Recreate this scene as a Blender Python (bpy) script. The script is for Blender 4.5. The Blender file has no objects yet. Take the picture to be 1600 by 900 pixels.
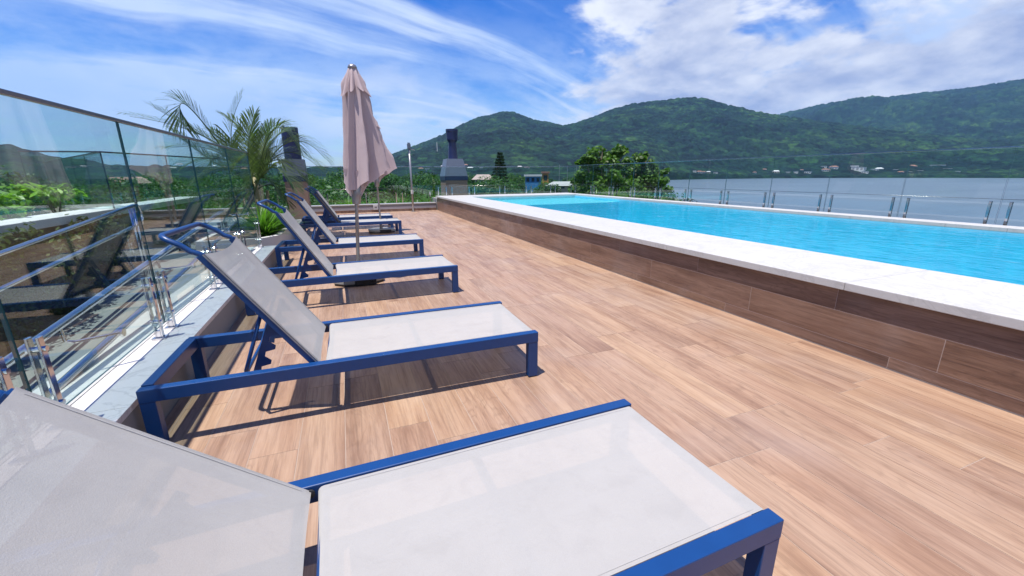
import bpy, bmesh, math, random
import numpy as np
from mathutils import Vector, Matrix

random.seed(7); rng = np.random.RandomState(11)
scene = bpy.context.scene
R = math.radians

# ------------------------------------------------------------------ camera
FPX, PITCH, YAW, ROLL, CAMH = 653.354, 15.185, 21.519, -0.385, 1.206
ya, pi_, ro = R(YAW), R(PITCH), R(ROLL)
fw = Vector((math.sin(ya)*math.cos(pi_), math.cos(ya)*math.cos(pi_), -math.sin(pi_)))
rt0 = Vector((math.cos(ya), -math.sin(ya), 0)); up0 = rt0.cross(fw)
rt = rt0*math.cos(ro)+up0*math.sin(ro); up = up0*math.cos(ro)-rt0*math.sin(ro)
cam = bpy.data.objects.new('camera', bpy.data.cameras.new('camera'))
scene.collection.objects.link(cam)
cam.data.sensor_width = 36; cam.data.lens = FPX/1600*36
cam.data.clip_start = 0.02; cam.data.clip_end = 40000
M3 = Matrix((rt, up, -fw)).transposed()
cam.matrix_world = Matrix.Translation((0, 0, CAMH)) @ M3.to_4x4()
scene.camera = cam
scene.view_settings.view_transform = 'Standard'
scene.view_settings.look = 'None'
scene.view_settings.exposure = 0.80
scene.view_settings.gamma = 1
scene.cycles.transparent_max_bounces = 24
scene.cycles.max_bounces = 10

# ------------------------------------------------------------------ sun and sky
SUNV = Vector((-0.235, -0.115, 1.0)).normalized()
sel = math.asin(SUNV.z); srot = math.atan2(SUNV.x, SUNV.y)
sl = bpy.data.lights.new('sun', 'SUN'); sl.energy = 5.0; sl.angle = R(0.55); sl.color = (1, 0.955, 0.89)
so = bpy.data.objects.new('sun', sl); scene.collection.objects.link(so)
so.rotation_euler = SUNV.to_track_quat('Z', 'Y').to_euler()

world = bpy.data.worlds.new('World'); scene.world = world; world.use_nodes = True
WN, WL = world.node_tree.nodes, world.node_tree.links
WN.clear()
def wn(t, **k):
    n = WN.new(t)
    for a, b in k.items(): setattr(n, a, b)
    return n
def wmath(op, a, b=None, c=None):
    n = wn('ShaderNodeMath', operation=op)
    for i, v in enumerate((a, b, c)):
        if v is None: continue
        if isinstance(v, (int, float)): n.inputs[i].default_value = v
        else: WL.new(v, n.inputs[i])
    return n.outputs[0]
def wramp(src, a, b, smooth=True):
    n = wn('ShaderNodeMapRange', interpolation_type='SMOOTHSTEP' if smooth else 'LINEAR')
    WL.new(src, n.inputs['Value']); n.inputs['From Min'].default_value = a; n.inputs['From Max'].default_value = b
    return n.outputs['Result']
def wmix(f, a, b, t='RGBA'):
    n = wn('ShaderNodeMix', data_type='RGBA')
    if isinstance(f, (int, float)): n.inputs[0].default_value = f
    else: WL.new(f, n.inputs[0])
    for s, v in ((6, a), (7, b)):
        if isinstance(v, tuple): n.inputs[s].default_value = (*v, 1)
        else: WL.new(v, n.inputs[s])
    return n.outputs[2]
def wcomb(x, y, z=0.0):
    n = wn('ShaderNodeCombineXYZ')
    for i, v in enumerate((x, y, z)):
        if isinstance(v, (int, float)): n.inputs[i].default_value = v
        else: WL.new(v, n.inputs[i])
    return n.outputs[0]
def wnoise(vec, scale, detail=6, rough=0.55, dist=0.0):
    n = wn('ShaderNodeTexNoise'); WL.new(vec, n.inputs['Vector'])
    n.inputs['Scale'].default_value = scale; n.inputs['Detail'].default_value = detail
    n.inputs['Roughness'].default_value = rough; n.inputs['Distortion'].default_value = dist
    return n.outputs['Fac']
sky = wn('ShaderNodeTexSky', sky_type='NISHITA', sun_disc=False, sun_elevation=sel, sun_rotation=srot,
         altitude=0, air_density=1.0, dust_density=0.6, ozone_density=1.6)
tc = wn('ShaderNodeTexCoord'); sep = wn('ShaderNodeSeparateXYZ'); WL.new(tc.outputs['Generated'], sep.inputs[0])
dx, dy, dz = sep.outputs
dzc = wmath('MAXIMUM', dz, 0.0)
# streak-aligned plane (cirrus all run towards one point of the horizon)
sa = R(76.0)
al = wmath('ADD', wmath('MULTIPLY', dx, math.sin(sa)), wmath('MULTIPLY', dy, math.cos(sa)))
ac = wmath('SUBTRACT', wmath('MULTIPLY', dx, math.cos(sa)), wmath('MULTIPLY', dy, math.sin(sa)))
den = wmath('ADD', dzc, 0.34)
pa, pc = wmath('DIVIDE', al, den), wmath('DIVIDE', ac, den)
warp = wnoise(wcomb(wmath('MULTIPLY', pa, 0.6), pc, 3.1), 1.1, 3, 0.5)
pcw = wmath('ADD', pc, wmath('MULTIPLY', warp, 0.45))
big = wnoise(wcomb(wmath('MULTIPLY', pa, 0.5), wmath('MULTIPLY', pcw, 2.3), 33.3), 1.0, 4, 0.5)
fine = wnoise(wcomb(wmath('MULTIPLY', pa, 1.1), wmath('MULTIPLY', pcw, 8.5), 1.7), 1.0, 9, 0.60, 0.15)
cir = wmath('ADD', wmath('MULTIPLY', big, 0.74), wmath('MULTIPLY', fine, 0.42))
cir = wramp(cir, 0.52, 0.74)
low = wramp(dz, 0.50, 0.06)           # cloudier towards the horizon
cir = wmath('MULTIPLY', wramp(dz, .80, .40), wmath('MINIMUM', wmath('ADD', wmath('MULTIPLY', cir, wmath('ADD', 0.72, wmath('MULTIPLY', low, 0.5))), wmath('MULTIPLY', wmath('MULTIPLY', wramp(dz, 0.40, 0.06), wramp(wnoise(wcomb(wmath('MULTIPLY', pa, 2.2), wmath('MULTIPLY', pcw, 3.2), 4.4), 1.5, 8, 0.6), 0.28, 0.62)), 0.80)), 0.95))
# cumulus bank
cv = wcomb(wmath('DIVIDE', dx, wmath('ADD', dzc, 0.38)), wmath('DIVIDE', dy, wmath('ADD', dzc, 0.38)), wmath('ADD', wmath('MULTIPLY', dzc, 2.2), 6.0))
cum = wnoise(cv, 2.5, 10, 0.56, 0.12)
s35 = wmath('SUBTRACT', wmath('MULTIPLY', dx, math.cos(R(35))), wmath('MULTIPLY', dy, math.sin(R(35))))
side = wramp(wmath('ADD', wmath('MULTIPLY', s35, 1.0), wmath('MULTIPLY', wnoise(cv, 0.9, 3), 0.25)), -0.08, 0.22)
cumd = wmath('ADD', cum, wmath('MULTIPLY', side, 0.225))
cumm = wramp(cumd, 0.545, 0.665)
cumm = wmath('MULTIPLY', wmath('MULTIPLY', cumm, wramp(dz, .70, .42)), wramp(wmath('ADD', side, wmath('MULTIPLY', low, 0.15)), 0.03, 0.3))
shade_off = wn('ShaderNodeVectorMath', operation='ADD'); WL.new(cv, shade_off.inputs[0]); shade_off.inputs[1].default_value = (0.05, 0.03, -0.10)
cum2 = wnoise(shade_off.outputs[0], 2.5, 8, 0.56, 0.12)
lit = wmath('ADD', 0.5, wmath('MULTIPLY', wmath('SUBTRACT', cum, cum2), 5.0))
thick = wramp(cumd, 0.60, 0.86)
lit = wmath('SUBTRACT', lit, wmath('MULTIPLY', thick, 0.85))
lit = wramp(lit, -0.35, 0.75, False)
ccol = wmix(lit, (4.3, 5.0, 7.6), (9.8, 10.1, 11.0))
cicol = wmix(wramp(wnoise(wcomb(pa, pcw, 9.0), 0.9, 5), 0.35, 0.65), (5.2, 7.0, 10.8), (8.2, 9.3, 11.2))
hsv = wn('ShaderNodeHueSaturation'); hsv.inputs['Hue'].default_value = 0.525; hsv.inputs['Saturation'].default_value = 1.62; hsv.inputs['Value'].default_value = 1.75
WL.new(sky.outputs[0], hsv.inputs['Color'])
c1 = wmix(cir, hsv.outputs[0], cicol)
c2 = wmix(cumm, c1, ccol)
bg = wn('ShaderNodeBackground'); bg.inputs['Strength'].default_value = 0.056
WL.new(c2, bg.inputs['Color'])
wo = wn('ShaderNodeOutputWorld'); WL.new(bg.outputs[0], wo.inputs['Surface'])

# ------------------------------------------------------------------ helpers
COL = scene.collection
def ray(u, v): return fw + rt*((u-800)/FPX) + up*((450-v)/FPX)      # direction seen at a spot of the view, for surveying
def on_y(u, v, y):
    d = ray(u, v); t = y/d.y; return Vector((d.x*t, y, CAMH+d.z*t))
def on_z(u, v, z):
    d = ray(u, v); t = (z-CAMH)/d.z; return Vector((d.x*t, d.y*t, z))
def azel(u, v):
    d = ray(u, v); return math.degrees(math.atan2(d.x, d.y)), math.degrees(math.atan2(d.z, math.hypot(d.x, d.y)))

class MB:
    def __init__(s): s.v = []; s.f = []; s.m = []; s.mi = 0
    def face(s, idx): s.f.append(tuple(idx)); s.m.append(s.mi)
    def quad(s, a, b, c, d):
        n = len(s.v); s.v += [tuple(a), tuple(b), tuple(c), tuple(d)]; s.face((n, n+1, n+2, n+3))
    def box(s, c, d, rot=None):
        n = len(s.v); c = Vector(c)
        for x in (-.5, .5):
            for y in (-.5, .5):
                for z in (-.5, .5):
                    p = Vector((x*d[0], y*d[1], z*d[2]))
                    if rot is not None: p = rot @ p
                    s.v.append(tuple(c+p))
        for f in ((0,1,3,2),(4,6,7,5),(0,4,5,1),(2,3,7,6),(0,2,6,4),(1,5,7,3)): s.face([n+i for i in f])
        return s
    def bx(s, x0, x1, y0, y1, z0, z1): return s.box(((x0+x1)/2, (y0+y1)/2, (z0+z1)/2), (x1-x0, y1-y0, z1-z0))
    def bar(s, a, b, w, h, upv=(0, 0, 1)):
        a, b = Vector(a), Vector(b); d = (b-a); L = d.length; d.normalize()
        u = Vector(upv); sd = d.cross(u).normalized(); u = sd.cross(d)
        return s.box((a+b)/2, (L, w, h), Matrix((d, sd, u)).transposed())
    def tube(s, pts, r, n=10, caps=True, closed=False):
        pts = [Vector(p) for p in pts]; N = len(pts); rs = r if hasattr(r, '__len__') else [r]*N
        base = len(s.v); prev = None
        for i, p in enumerate(pts):
            t = (pts[min(i+1, N-1)]-pts[max(i-1, 0)])
            if closed: t = pts[(i+1) % N]-pts[i-1]
            t.normalize()
            if prev is None:
                a = Vector((0, 0, 1)) if abs(t.z) < .9 else Vector((1, 0, 0))
                sd = t.cross(a).normalized()
            else: sd = (prev - t*prev.dot(t)).normalized()
            prev = sd; q = t.cross(sd)
            for k in range(n):
                an = 2*math.pi*k/n
                s.v.append(tuple(p+(sd*math.cos(an)+q*math.sin(an))*rs[i]))
        for i in range(N if closed else N-1):
            for k in range(n):
                a = base+i*n+k; b = base+i*n+(k+1) % n; j = (i+1) % N
                c = base+j*n+(k+1) % n; d = base+j*n+k
                s.face((a, b, c, d))
        if caps and not closed:
            s.face([base+k for k in range(n)][::-1]); s.face([base+(N-1)*n+k for k in range(n)])
        return s
    def lathe(s, prof, c=(0, 0, 0), n=24):
        base = len(s.v)
        for r, z in prof:
            for k in range(n):
                a = 2*math.pi*k/n; s.v.append((c[0]+r*math.cos(a), c[1]+r*math.sin(a), c[2]+z))
        for i in range(len(prof)-1):
            for k in range(n):
                s.face((base+i*n+k, base+i*n+(k+1) % n, base+(i+1)*n+(k+1) % n, base+(i+1)*n+k))
        return s
    def prism(s, poly, z0, z1):
        n = len(s.v); k = len(poly)
        s.v += [(p[0], p[1], z0) for p in poly]+[(p[0], p[1], z1) for p in poly]
        s.face([n+i for i in range(k)][::-1]); s.face([n+k+i for i in range(k)])
        for i in range(k): s.face((n+i, n+(i+1) % k, n+k+(i+1) % k, n+k+i))
        return s
    def mesh(s, name, mats, smooth=False, recalc=False):
        me = bpy.data.meshes.new(name); me.from_pydata(s.v, [], s.f)
        for m in (mats if isinstance(mats, (list, tuple)) else [mats]): me.materials.append(m)
        if any(s.m): me.polygons.foreach_set('material_index', s.m)
        if recalc:
            bm = bmesh.new(); bm.from_mesh(me); bmesh.ops.recalc_face_normals(bm, faces=bm.faces); bm.to_mesh(me); bm.free()
        if smooth: me.polygons.foreach_set('use_smooth', [True]*len(me.polygons))
        me.update(); return me
    def build(s, name, mats, parent=None, smooth=False, bevel=0, loc=None, recalc=False):
        return put(name, s.mesh(name, mats, smooth, recalc), parent, loc, bevel)
def put(name, me, parent=None, loc=None, bevel=0):
    o = bpy.data.objects.new(name, me); COL.objects.link(o)
    if parent: o.parent = parent
    if loc is not None: o.location = loc
    if bevel:
        b = o.modifiers.new('bevel', 'BEVEL'); b.width = bevel; b.segments = 2; b.limit_method = 'ANGLE'
    return o
def tag(o, label=None, cat=None, group=None, kind=None):
    if label: o['label'] = label
    if cat: o['category'] = cat
    if group: o['group'] = group
    if kind: o['kind'] = kind
    return o
def thing(name, label, cat, loc=(0, 0, 0), rz=0, group=None):
    o = bpy.data.objects.new(name, None); COL.objects.link(o); o.location = loc; o.rotation_euler = (0, 0, rz)
    o.empty_display_size = .2
    return tag(o, label, cat, group)
def copy_tree(o, parent=None):
    c = o.copy(); COL.objects.link(c)
    if parent: c.parent = parent
    for ch in list(o.children): copy_tree(ch, c)
    return c

# ------------------------------------------------------------------ materials
class Mat:
    def __init__(s, name):
        s.m = bpy.data.materials.new(name); s.m.use_nodes = True
        s.n, s.l = s.m.node_tree.nodes, s.m.node_tree.links
        s.b = s.n['Principled BSDF']; s.out = s.n['Material Output']
    def node(s, t, ins=None, **k):
        n = s.n.new(t)
        for a, b in k.items(): setattr(n, a, b)
        for a, b in (ins or {}).items(): s.set(n.inputs[a], b)
        return n
    def set(s, i, v):
        if isinstance(v, bpy.types.NodeSocket): s.l.new(v, i)
        elif isinstance(v, tuple) and len(v) == 3 and i.type == 'RGBA': i.default_value = (*v, 1)
        else: i.default_value = v
    def p(s, **k):
        for a, b in k.items():
            s.set(s.b.inputs[{'base': 'Base Color', 'rough': 'Roughness', 'metal': 'Metallic', 'normal': 'Normal', 'spec': 'Specular IOR Level', 'coat': 'Coat Weight'}[a]], b)
        return s
    def coords(s, kind='Object', scale=(1, 1, 1), rnd=0.0):
        v = s.node('ShaderNodeTexCoord').outputs[kind]
        if rnd:
            r = s.node('ShaderNodeObjectInfo').outputs['Random']
            mm = s.node('ShaderNodeVectorMath', operation='SCALE'); mm.inputs[0].default_value = (37.0, 91.0, 53.0); s.l.new(r, mm.inputs['Scale'])
            a = s.node('ShaderNodeVectorMath', operation='ADD'); s.l.new(v, a.inputs[0]); s.l.new(mm.outputs[0], a.inputs[1]); v = a.outputs[0]
        mp = s.node('ShaderNodeMapping'); mp.inputs['Scale'].default_value = scale; s.l.new(v, mp.inputs['Vector'])
        return mp.outputs[0]
    def noise(s, vec, scale=5, detail=4, rough=.5, dist=0, col=False):
        n = s.node('ShaderNodeTexNoise', {'Vector': vec, 'Scale': scale, 'Detail': detail, 'Roughness': rough, 'Distortion': dist})
        return n.outputs['Color' if col else 'Fac']
    def ramp(s, f, stops):
        n = s.node('ShaderNodeValToRGB'); e = n.color_ramp.elements
        while len(e) > 1: e.remove(e[-1])
        e[0].position = stops[0][0]; e[0].color = (*stops[0][1], 1)
        for p, c in stops[1:]:
            x = e.new(p); x.color = (*c, 1)
        s.l.new(f, n.inputs[0]); return n.outputs[0]
    def mr(s, f, a, b, c=0.0, d=1.0):
        return s.node('ShaderNodeMapRange', {'Value': f, 'From Min': a, 'From Max': b, 'To Min': c, 'To Max': d}).outputs[0]
    def mix(s, f, a, b, blend='MIX'):
        n = s.node('ShaderNodeMix', data_type='RGBA', blend_type=blend)
        s.set(n.inputs[0], f); s.set(n.inputs[6], a); s.set(n.inputs[7], b); return n.outputs[2]
    def math(s, op, a, b=0.0):
        n = s.node('ShaderNodeMath', operation=op); s.set(n.inputs[0], a); s.set(n.inputs[1], b); return n.outputs[0]
    def bump(s, h, strength=.3, dist=.01):
        n = s.node('ShaderNodeBump', {'Height': h, 'Strength': strength, 'Distance': dist}); return n.outputs[0]
def simple(name, col, rough=.5, metal=0, var=.12, scale=20, bump=0, bd=.002):
    m = Mat(name); v = m.coords('Object')
    f = m.noise(v, scale, 6, .6)
    c = m.mix(f, tuple(x*(1-var) for x in col), tuple(min(1, x*(1+var)) for x in col))
    m.p(base=c, rough=m.mr(f, .3, .7, rough*.85, min(1, rough*1.15)), metal=metal)
    if bump: m.p(normal=m.bump(f, bump, bd))
    return m.m

def wood(name, dark, mid, light, rough, streak=1.0, axis='y'):
    m = Mat(name)
    sc = {'y': (1, .055, 1), 'yz': (1, .055, 1)}[axis]
    v = m.coords('Object', (1, .035, 1), 1)
    v2 = m.coords('Object', (1, .16, 1), 1)
    warp = m.noise(v2, 5.0, 3, .5)
    grain = m.noise(v, 75, 8, .66, .25)
    fine = m.noise(v, 260, 4, .6, .1)
    # cathedral figure
    vv = m.node('ShaderNodeVectorMath', operation='ADD')
    m.l.new(v2, vv.inputs[0]); wc = m.node('ShaderNodeCombineXYZ'); m.l.new(m.math('MULTIPLY', warp, .55), wc.inputs[0]); m.l.new(wc.outputs[0], vv.inputs[1])
    band = m.noise(vv.outputs[0], 8.5, 2, .5)
    rings = m.math('FRACT', m.math('MULTIPLY', band, 13.0))
    ringl = m.mr(m.math('ABSOLUTE', m.math('SUBTRACT', rings, .5)), .30, .5, 0, 1)
    figure = m.mr(m.noise(v2, 2.2, 2), .44, .6, 0.0, 1)
    base = m.ramp(m.noise(m.coords('Object', (1, .10, 1), 1), 9, 5, .6, .4), [(.30, dark), (.46, mid), (.60, light), (.72, mid)])
    base = m.mix(m.math('MULTIPLY', m.mr(grain, .46, .62), .46*streak), base, tuple(x*.62 for x in dark))
    base = m.mix(m.math('MULTIPLY', m.math('MULTIPLY', ringl, figure), .40*streak), base, tuple(x*.62 for x in dark))
    base = m.mix(m.math('MULTIPLY', m.mr(fine, .48, .72), .32*streak), base, tuple(min(1, x*1.25) for x in light))
    rnd = m.node('ShaderNodeObjectInfo').outputs['Random']
    tint = m.ramp(rnd, [(0, (.90, .86, .86)), (.25, (1.02, .97, .94)), (.5, (.95, .93, .93)), (.75, (1.08, 1.04, .96)), (1, (.98, .92, .89))])
    base = m.mix(1.0, base, tint, 'MULTIPLY')
    w = m.coords('Object', (1, 1, 1), 0)
    gpos = m.node('ShaderNodeNewGeometry').outputs['Position']
    dirt = m.noise(gpos, 1.3, 5, .6)
    base = m.mix(m.mr(dirt, .5, .75, 0, .22), base, (.36, .31, .29))
    if 'wall' in name:
        salt = m.math('MULTIPLY', m.mr(m.noise(gpos, .9, 3, .5), .56, .66), m.mr(m.noise(gpos, 9, 5, .65), .42, .70))
        base = m.mix(m.math('MULTIPLY', salt, .45), base, (.34, .28, .27))
    m.p(base=base, rough=m.mr(grain, .3, .7, rough*.8, rough*1.2), normal=m.bump(m.math('ADD', grain, m.math('MULTIPLY', ringl, -.3)), .22, .0012), spec=.4)
    return m.m
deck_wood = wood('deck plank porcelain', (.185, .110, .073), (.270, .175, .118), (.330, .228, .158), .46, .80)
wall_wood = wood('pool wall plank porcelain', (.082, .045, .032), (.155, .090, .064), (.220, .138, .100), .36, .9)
grout_deck = simple('pale grout', (.30, .235, .195), .9, 0, .15, 30)
grout_wall = simple('wall grout', (.29, .22, .185), .9, 0, .15, 30)
def stone(name, col, veins, rough):
    m = Mat(name); v = m.node('ShaderNodeNewGeometry').outputs['Position']
    a = m.noise(v, 2.2, 8, .62, 1.6); b = m.noise(v, 40, 4, .6)
    vein = m.mr(m.math('ABSOLUTE', m.math('SUBTRACT', a, .5)), 0, .025, 1, 0)
    c = m.mix(m.mr(b, .3, .7), tuple(x*.94 for x in col), col)
    c = m.mix(m.mr(m.noise(v, 1.1, 6, .6), .45, .75, 0, .5), c, tuple(x*.88 for x in col))
    c = m.mix(m.math('MULTIPLY', vein, veins), c, tuple(x*.55 for x in col))
    m.p(base=c, rough=rough, normal=m.bump(b, .12, .001)); return m.m
coping_stone = stone('white marble coping', (.43, .42, .40), .32, .42)
kerb_stone = stone('grey marble kerb', (.55, .53, .515), .45, .4)
render_white = simple('white render', (.45, .44, .43), .8, 0, .06, 8, .1)
render_grey = simple('grey concrete', (.22, .215, .21), .85, 0, .14, 9, .3)
ramp_tile = simple('pale ramp tile', (.15, .165, .165), .5, 0, .1, 4)
steel = simple('polished steel', (.62, .62, .64), .10, 1.0, .03, 30)
cap_metal = simple('satin steel cap', (.22, .20, .20), .22, 1.0, .05, 30)
blue_metal = Mat('blue powder coat'); _v = blue_metal.coords('Object'); blue_metal.p(
    base=blue_metal.mix(blue_metal.noise(_v, 14, 5), (.0015, .031, .125), (.0025, .040, .155)), rough=.38, spec=.5,
    normal=blue_metal.bump(blue_metal.noise(_v, 700, 2), .06, .0004)); blue_metal = blue_metal.m
black_rubber = simple('black rubber', (.02, .02, .022), .6, 0, .2)
def fabric(name, col, transp, transl, weave=950):
    m = Mat(name); v = m.coords('Object')
    wv = m.noise(v, 420, 2, .5); wv2 = m.noise(v, 230, 2, .5)
    n = m.noise(v, 3.5, 6, .6); st = m.noise(v, 11, 6, .65, .6)
    c = m.mix(n, tuple(x*.90 for x in col), tuple(min(1, x*1.05) for x in col))
    c = m.mix(m.mr(st, .50, .72, 0, .34), c, tuple(x*.80 for x in col))
    c = m.mix(m.mr(wv, .40, .70, 0, .22), c, tuple(x*.7 for x in col))
    wr_ = m.node('ShaderNodeMapping', {'Vector': v}); wr_.inputs['Scale'].default_value = (1, 3.5, 1)
    nb = m.bump(m.math('ADD', m.math('MULTIPLY', m.math('ADD', wv, wv2), .05), m.noise(wr_.outputs[0], 2.2, 3, .5, .5)), .8, .012)
    d = m.node('ShaderNodeBsdfDiffuse', {'Color': c, 'Roughness': .4, 'Normal': nb}).outputs[0]
    t = m.node('ShaderNodeBsdfTranslucent', {'Color': c}).outputs[0]
    g = m.node('ShaderNodeBsdfGlossy', {'Color': (.9, .9, .9), 'Roughness': .45}).outputs[0]
    tr = m.node('ShaderNodeBsdfTransparent').outputs[0]
    a = m.node('ShaderNodeMixShader', {0: transl, 1: d, 2: t}).outputs[0]
    a = m.node('ShaderNodeMixShader', {0: .04, 1: a, 2: g}).outputs[0]
    a = m.node('ShaderNodeMixShader', {0: transp, 1: a, 2: tr}).outputs[0]
    m.l.new(a, m.out.inputs['Surface']); return m.m
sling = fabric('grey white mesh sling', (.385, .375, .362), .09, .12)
sling_shaded = fabric('shade toned mesh sling', (.075, .06, .058), .18, .15)  # same mesh, with the shade of a backrest's underside put into its colour
canopy_cloth = fabric('mauve beige canopy cloth', (.60, .475, .47), .0, .18, 1400)
def glass(name, tint, edge, refl=1.0):
    m = Mat(name)
    bf = m.node('ShaderNodeNewGeometry').outputs['Backfacing']
    fr = m.node('ShaderNodeFresnel', {'IOR': m.mr(bf, 0, 1, 1.52, 1/1.52)}).outputs[0]
    tr = m.node('ShaderNodeBsdfTransparent', {'Color': tint}).outputs[0]
    gl = m.node('ShaderNodeBsdfGlossy', {'Color': (.93, .98, .98), 'Roughness': .0}).outputs[0]
    a = m.node('ShaderNodeMixShader', {0: m.math('MULTIPLY', fr, refl), 1: tr, 2: gl}).outputs[0]
    m.l.new(a, m.out.inputs['Surface'])
    e = simple(name+' edge', edge, .15, 0, .1)
    return [m.m, e]
glass_m = glass('green tinted glass', (.88, .96, .95), (.012, .05, .06))
glass_f = glass('clear tinted glass', (.93, .975, .965), (.05, .13, .14))
def leaf(name, a, b, transl=.35, rough=.5, rnd=True):
    m = Mat(name)
    gi = m.node('ShaderNodeNewGeometry'); f = m.noise(gi.outputs['Position'], 1.1, 4, .6)
    c = m.mix(m.mr(f, .32, .68), a, b)
    if rnd:
        r = m.node('ShaderNodeObjectInfo').outputs['Random']
        c = m.mix(1.0, c, m.ramp(r, [(0, (.75, .85, .8)), (.5, (1.05, 1, .9)), (1, (1.25, 1.1, .85))]), 'MULTIPLY')
    r2 = gi.outputs['Random Per Island']
    c = m.mix(1.0, c, m.ramp(r2, [(0, (.55, .6, .55)), (.6, (1, 1, 1)), (1, (1.5, 1.45, 1.1))]), 'MULTIPLY')
    m.p(base=c, rough=rough, spec=.35)
    t = m.node('ShaderNodeBsdfTranslucent', {'Color': m.mix(1.0, c, (1.3, 1.5, .6), 'MULTIPLY')}).outputs[0]
    s = m.node('ShaderNodeMixShader', {0: transl, 1: m.b.outputs[0], 2: t}).outputs[0]
    m.l.new(s, m.out.inputs['Surface']); return m.m
leaf_tree = leaf('tree leaf', (.016, .058, .015), (.055, .130, .028))
leaf_dark = leaf('conifer needle', (.010, .032, .014), (.022, .055, .020), .2)
leaf_big = leaf('broad glossy leaf', (.042, .115, .018), (.110, .200, .036), .4, .5)
leaf_palm = leaf('palm leaflet', (.040, .082, .034), (.115, .160, .075), .35, .4, False)
leaf_bright = leaf('bright shrub leaf', (.09, .22, .025), (.20, .36, .05), .45, .4)
leaf_grass = leaf('strap leaf', (.04, .13, .02), (.10, .22, .04), .4, .4)
leaf_hang = leaf('trailing leaf', (.022, .050, .012), (.070, .095, .022), .3, .6)
bark = simple('bark', (.16, .12, .09), .9, 0, .3, 12, .6, .01)
soil = simple('soil', (.13, .095, .06), .95, 0, .3, 14, .6, .01)
duct_blue = simple('dark blue duct paint', (.008, .012, .055), .35, 0, .2)
hood_metal = simple('galvanised hood', (.12, .14, .18), .4, .5, .12, 6)
stucco_tan = simple('tan brown stucco', (.21, .135, .10), .85, 0, .12, 20, .3)
granite = simple('speckled granite', (.27, .28, .28), .5, 0, .35, 220)
pole_metal = simple('grey aluminium pole', (.28, .27, .28), .38, .7, .06)

# ------------------------------------------------------------------ deck
def struct(o): o['kind'] = 'structure'; return o
XP, YE = 3.10, 15.13             # pool wall face, deck end
base = struct(MB().bx(-.97, XP-.004, -4, YE, -.25, -.0014).build('deck', grout_deck))
PW, PL, G = .20, 1.20, .0034
pm = MB(); pm.bx(-(PW-G)/2, (PW-G)/2, -(PL-G)/2, (PL-G)/2, -.003, 0)
plank_mesh = pm.mesh('plank', deck_wood)
bev = None
cols = int(round((XP-.02+.90)/PW)); x0 = XP-.006-cols*PW
np_ = 0
stuff = MB()
offs = [1.344, .70, .10, .95, .35, 1.10, .52]
def off(i):                       # stagger of the joints, column by column
    known = {9: 1.346, 10: 1.346, 11: 1.104, 12: 1.10, 13: 1.352, 14: 1.35}
    return known.get(i, offs[(i*3) % 7] if i % 2 else offs[(i*3+2) % 7])
for i in range(cols+0):
    xa = x0+i*PW; o0 = off(i) % PL
    j = math.ceil((-3.8-o0)/PL)
    while True:
        ya_, yb = o0+j*PL, o0+(j+1)*PL; j += 1
        if ya_ >= YE-.02: break
        vis = yb > .35 and not (yb < .75 and xa < .9)
        if vis and ya_+PL <= YE:
            put('plank', plank_mesh, base, (xa+PW/2, (ya_+yb)/2, 0)); np_ += 1
        elif vis:
            mm = MB(); h = (YE-ya_)/2; mm.bx(-(PW-G)/2, (PW-G)/2, -h+G/2, h-G/2, -.003, 0)
            mm.build('plank', deck_wood, base, loc=(xa+PW/2, ya_+h, 0)); np_ += 1
        else: stuff.bx(xa+G/2, xa+PW-G/2, ya_+G/2, yb-G/2, -.003, 0)
tag(stuff.build('plank', deck_wood, base), kind='stuff')
# narrow border strip beside the kerb, and wider deck beyond the planter
mm = MB(); mm.bx(-.964, x0-.003, -3, 6.8, -.003, 0.0); mm.build('edge_plank', deck_wood, base)
struct(MB().bx(-1.9, -.975, 6.905, YE, -.25, -.0005).build('side_terrace', ramp_tile))

# ------------------------------------------------------------------ pool
pool = tag(thing('swimming_pool', 'raised swimming pool of bright blue water with white marble coping and wood look side', 'swimming pool', (XP, 7, 0)), None)
YN, YF = -3.0, 15.05             # pool wall near and far ends
ZT = .495
XI, XO, XQ = 4.03, 7.98, 8.32    # water edge near / far, outer coping edge
CY = 13.85
def child(mb, name, mat, parent=pool, **k):
    o = mb.build(name, mat, parent, **k); o.location = -Vector(parent.location) if 'loc' not in k else o.location; return o
m = MB(); m.bx(XP+.0026, XI-.03, YN, YF, -.3, ZT-.0555); m.bx(XI-.03, XQ-.03, CY+.02, YF, -.3, ZT-.0555); m.bx(XO+.02, XQ-.03, YN, CY+.02, -.3, ZT-.0555)
child(m, 'pool_wall', grout_wall)
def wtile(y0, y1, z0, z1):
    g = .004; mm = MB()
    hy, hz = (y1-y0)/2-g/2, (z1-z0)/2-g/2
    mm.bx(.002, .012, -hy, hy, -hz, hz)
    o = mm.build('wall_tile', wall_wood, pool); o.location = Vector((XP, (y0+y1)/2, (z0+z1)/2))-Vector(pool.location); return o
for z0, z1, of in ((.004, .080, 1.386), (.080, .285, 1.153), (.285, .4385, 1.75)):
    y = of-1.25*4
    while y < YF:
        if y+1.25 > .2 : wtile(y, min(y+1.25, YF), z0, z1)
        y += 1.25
# end face tiles of the pool wall beyond the deck end
m = MB(); m.bx(XP+.004, XI, YF, YF+.01, .004, .438); child(m, 'end_panel', wall_wood)
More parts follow.
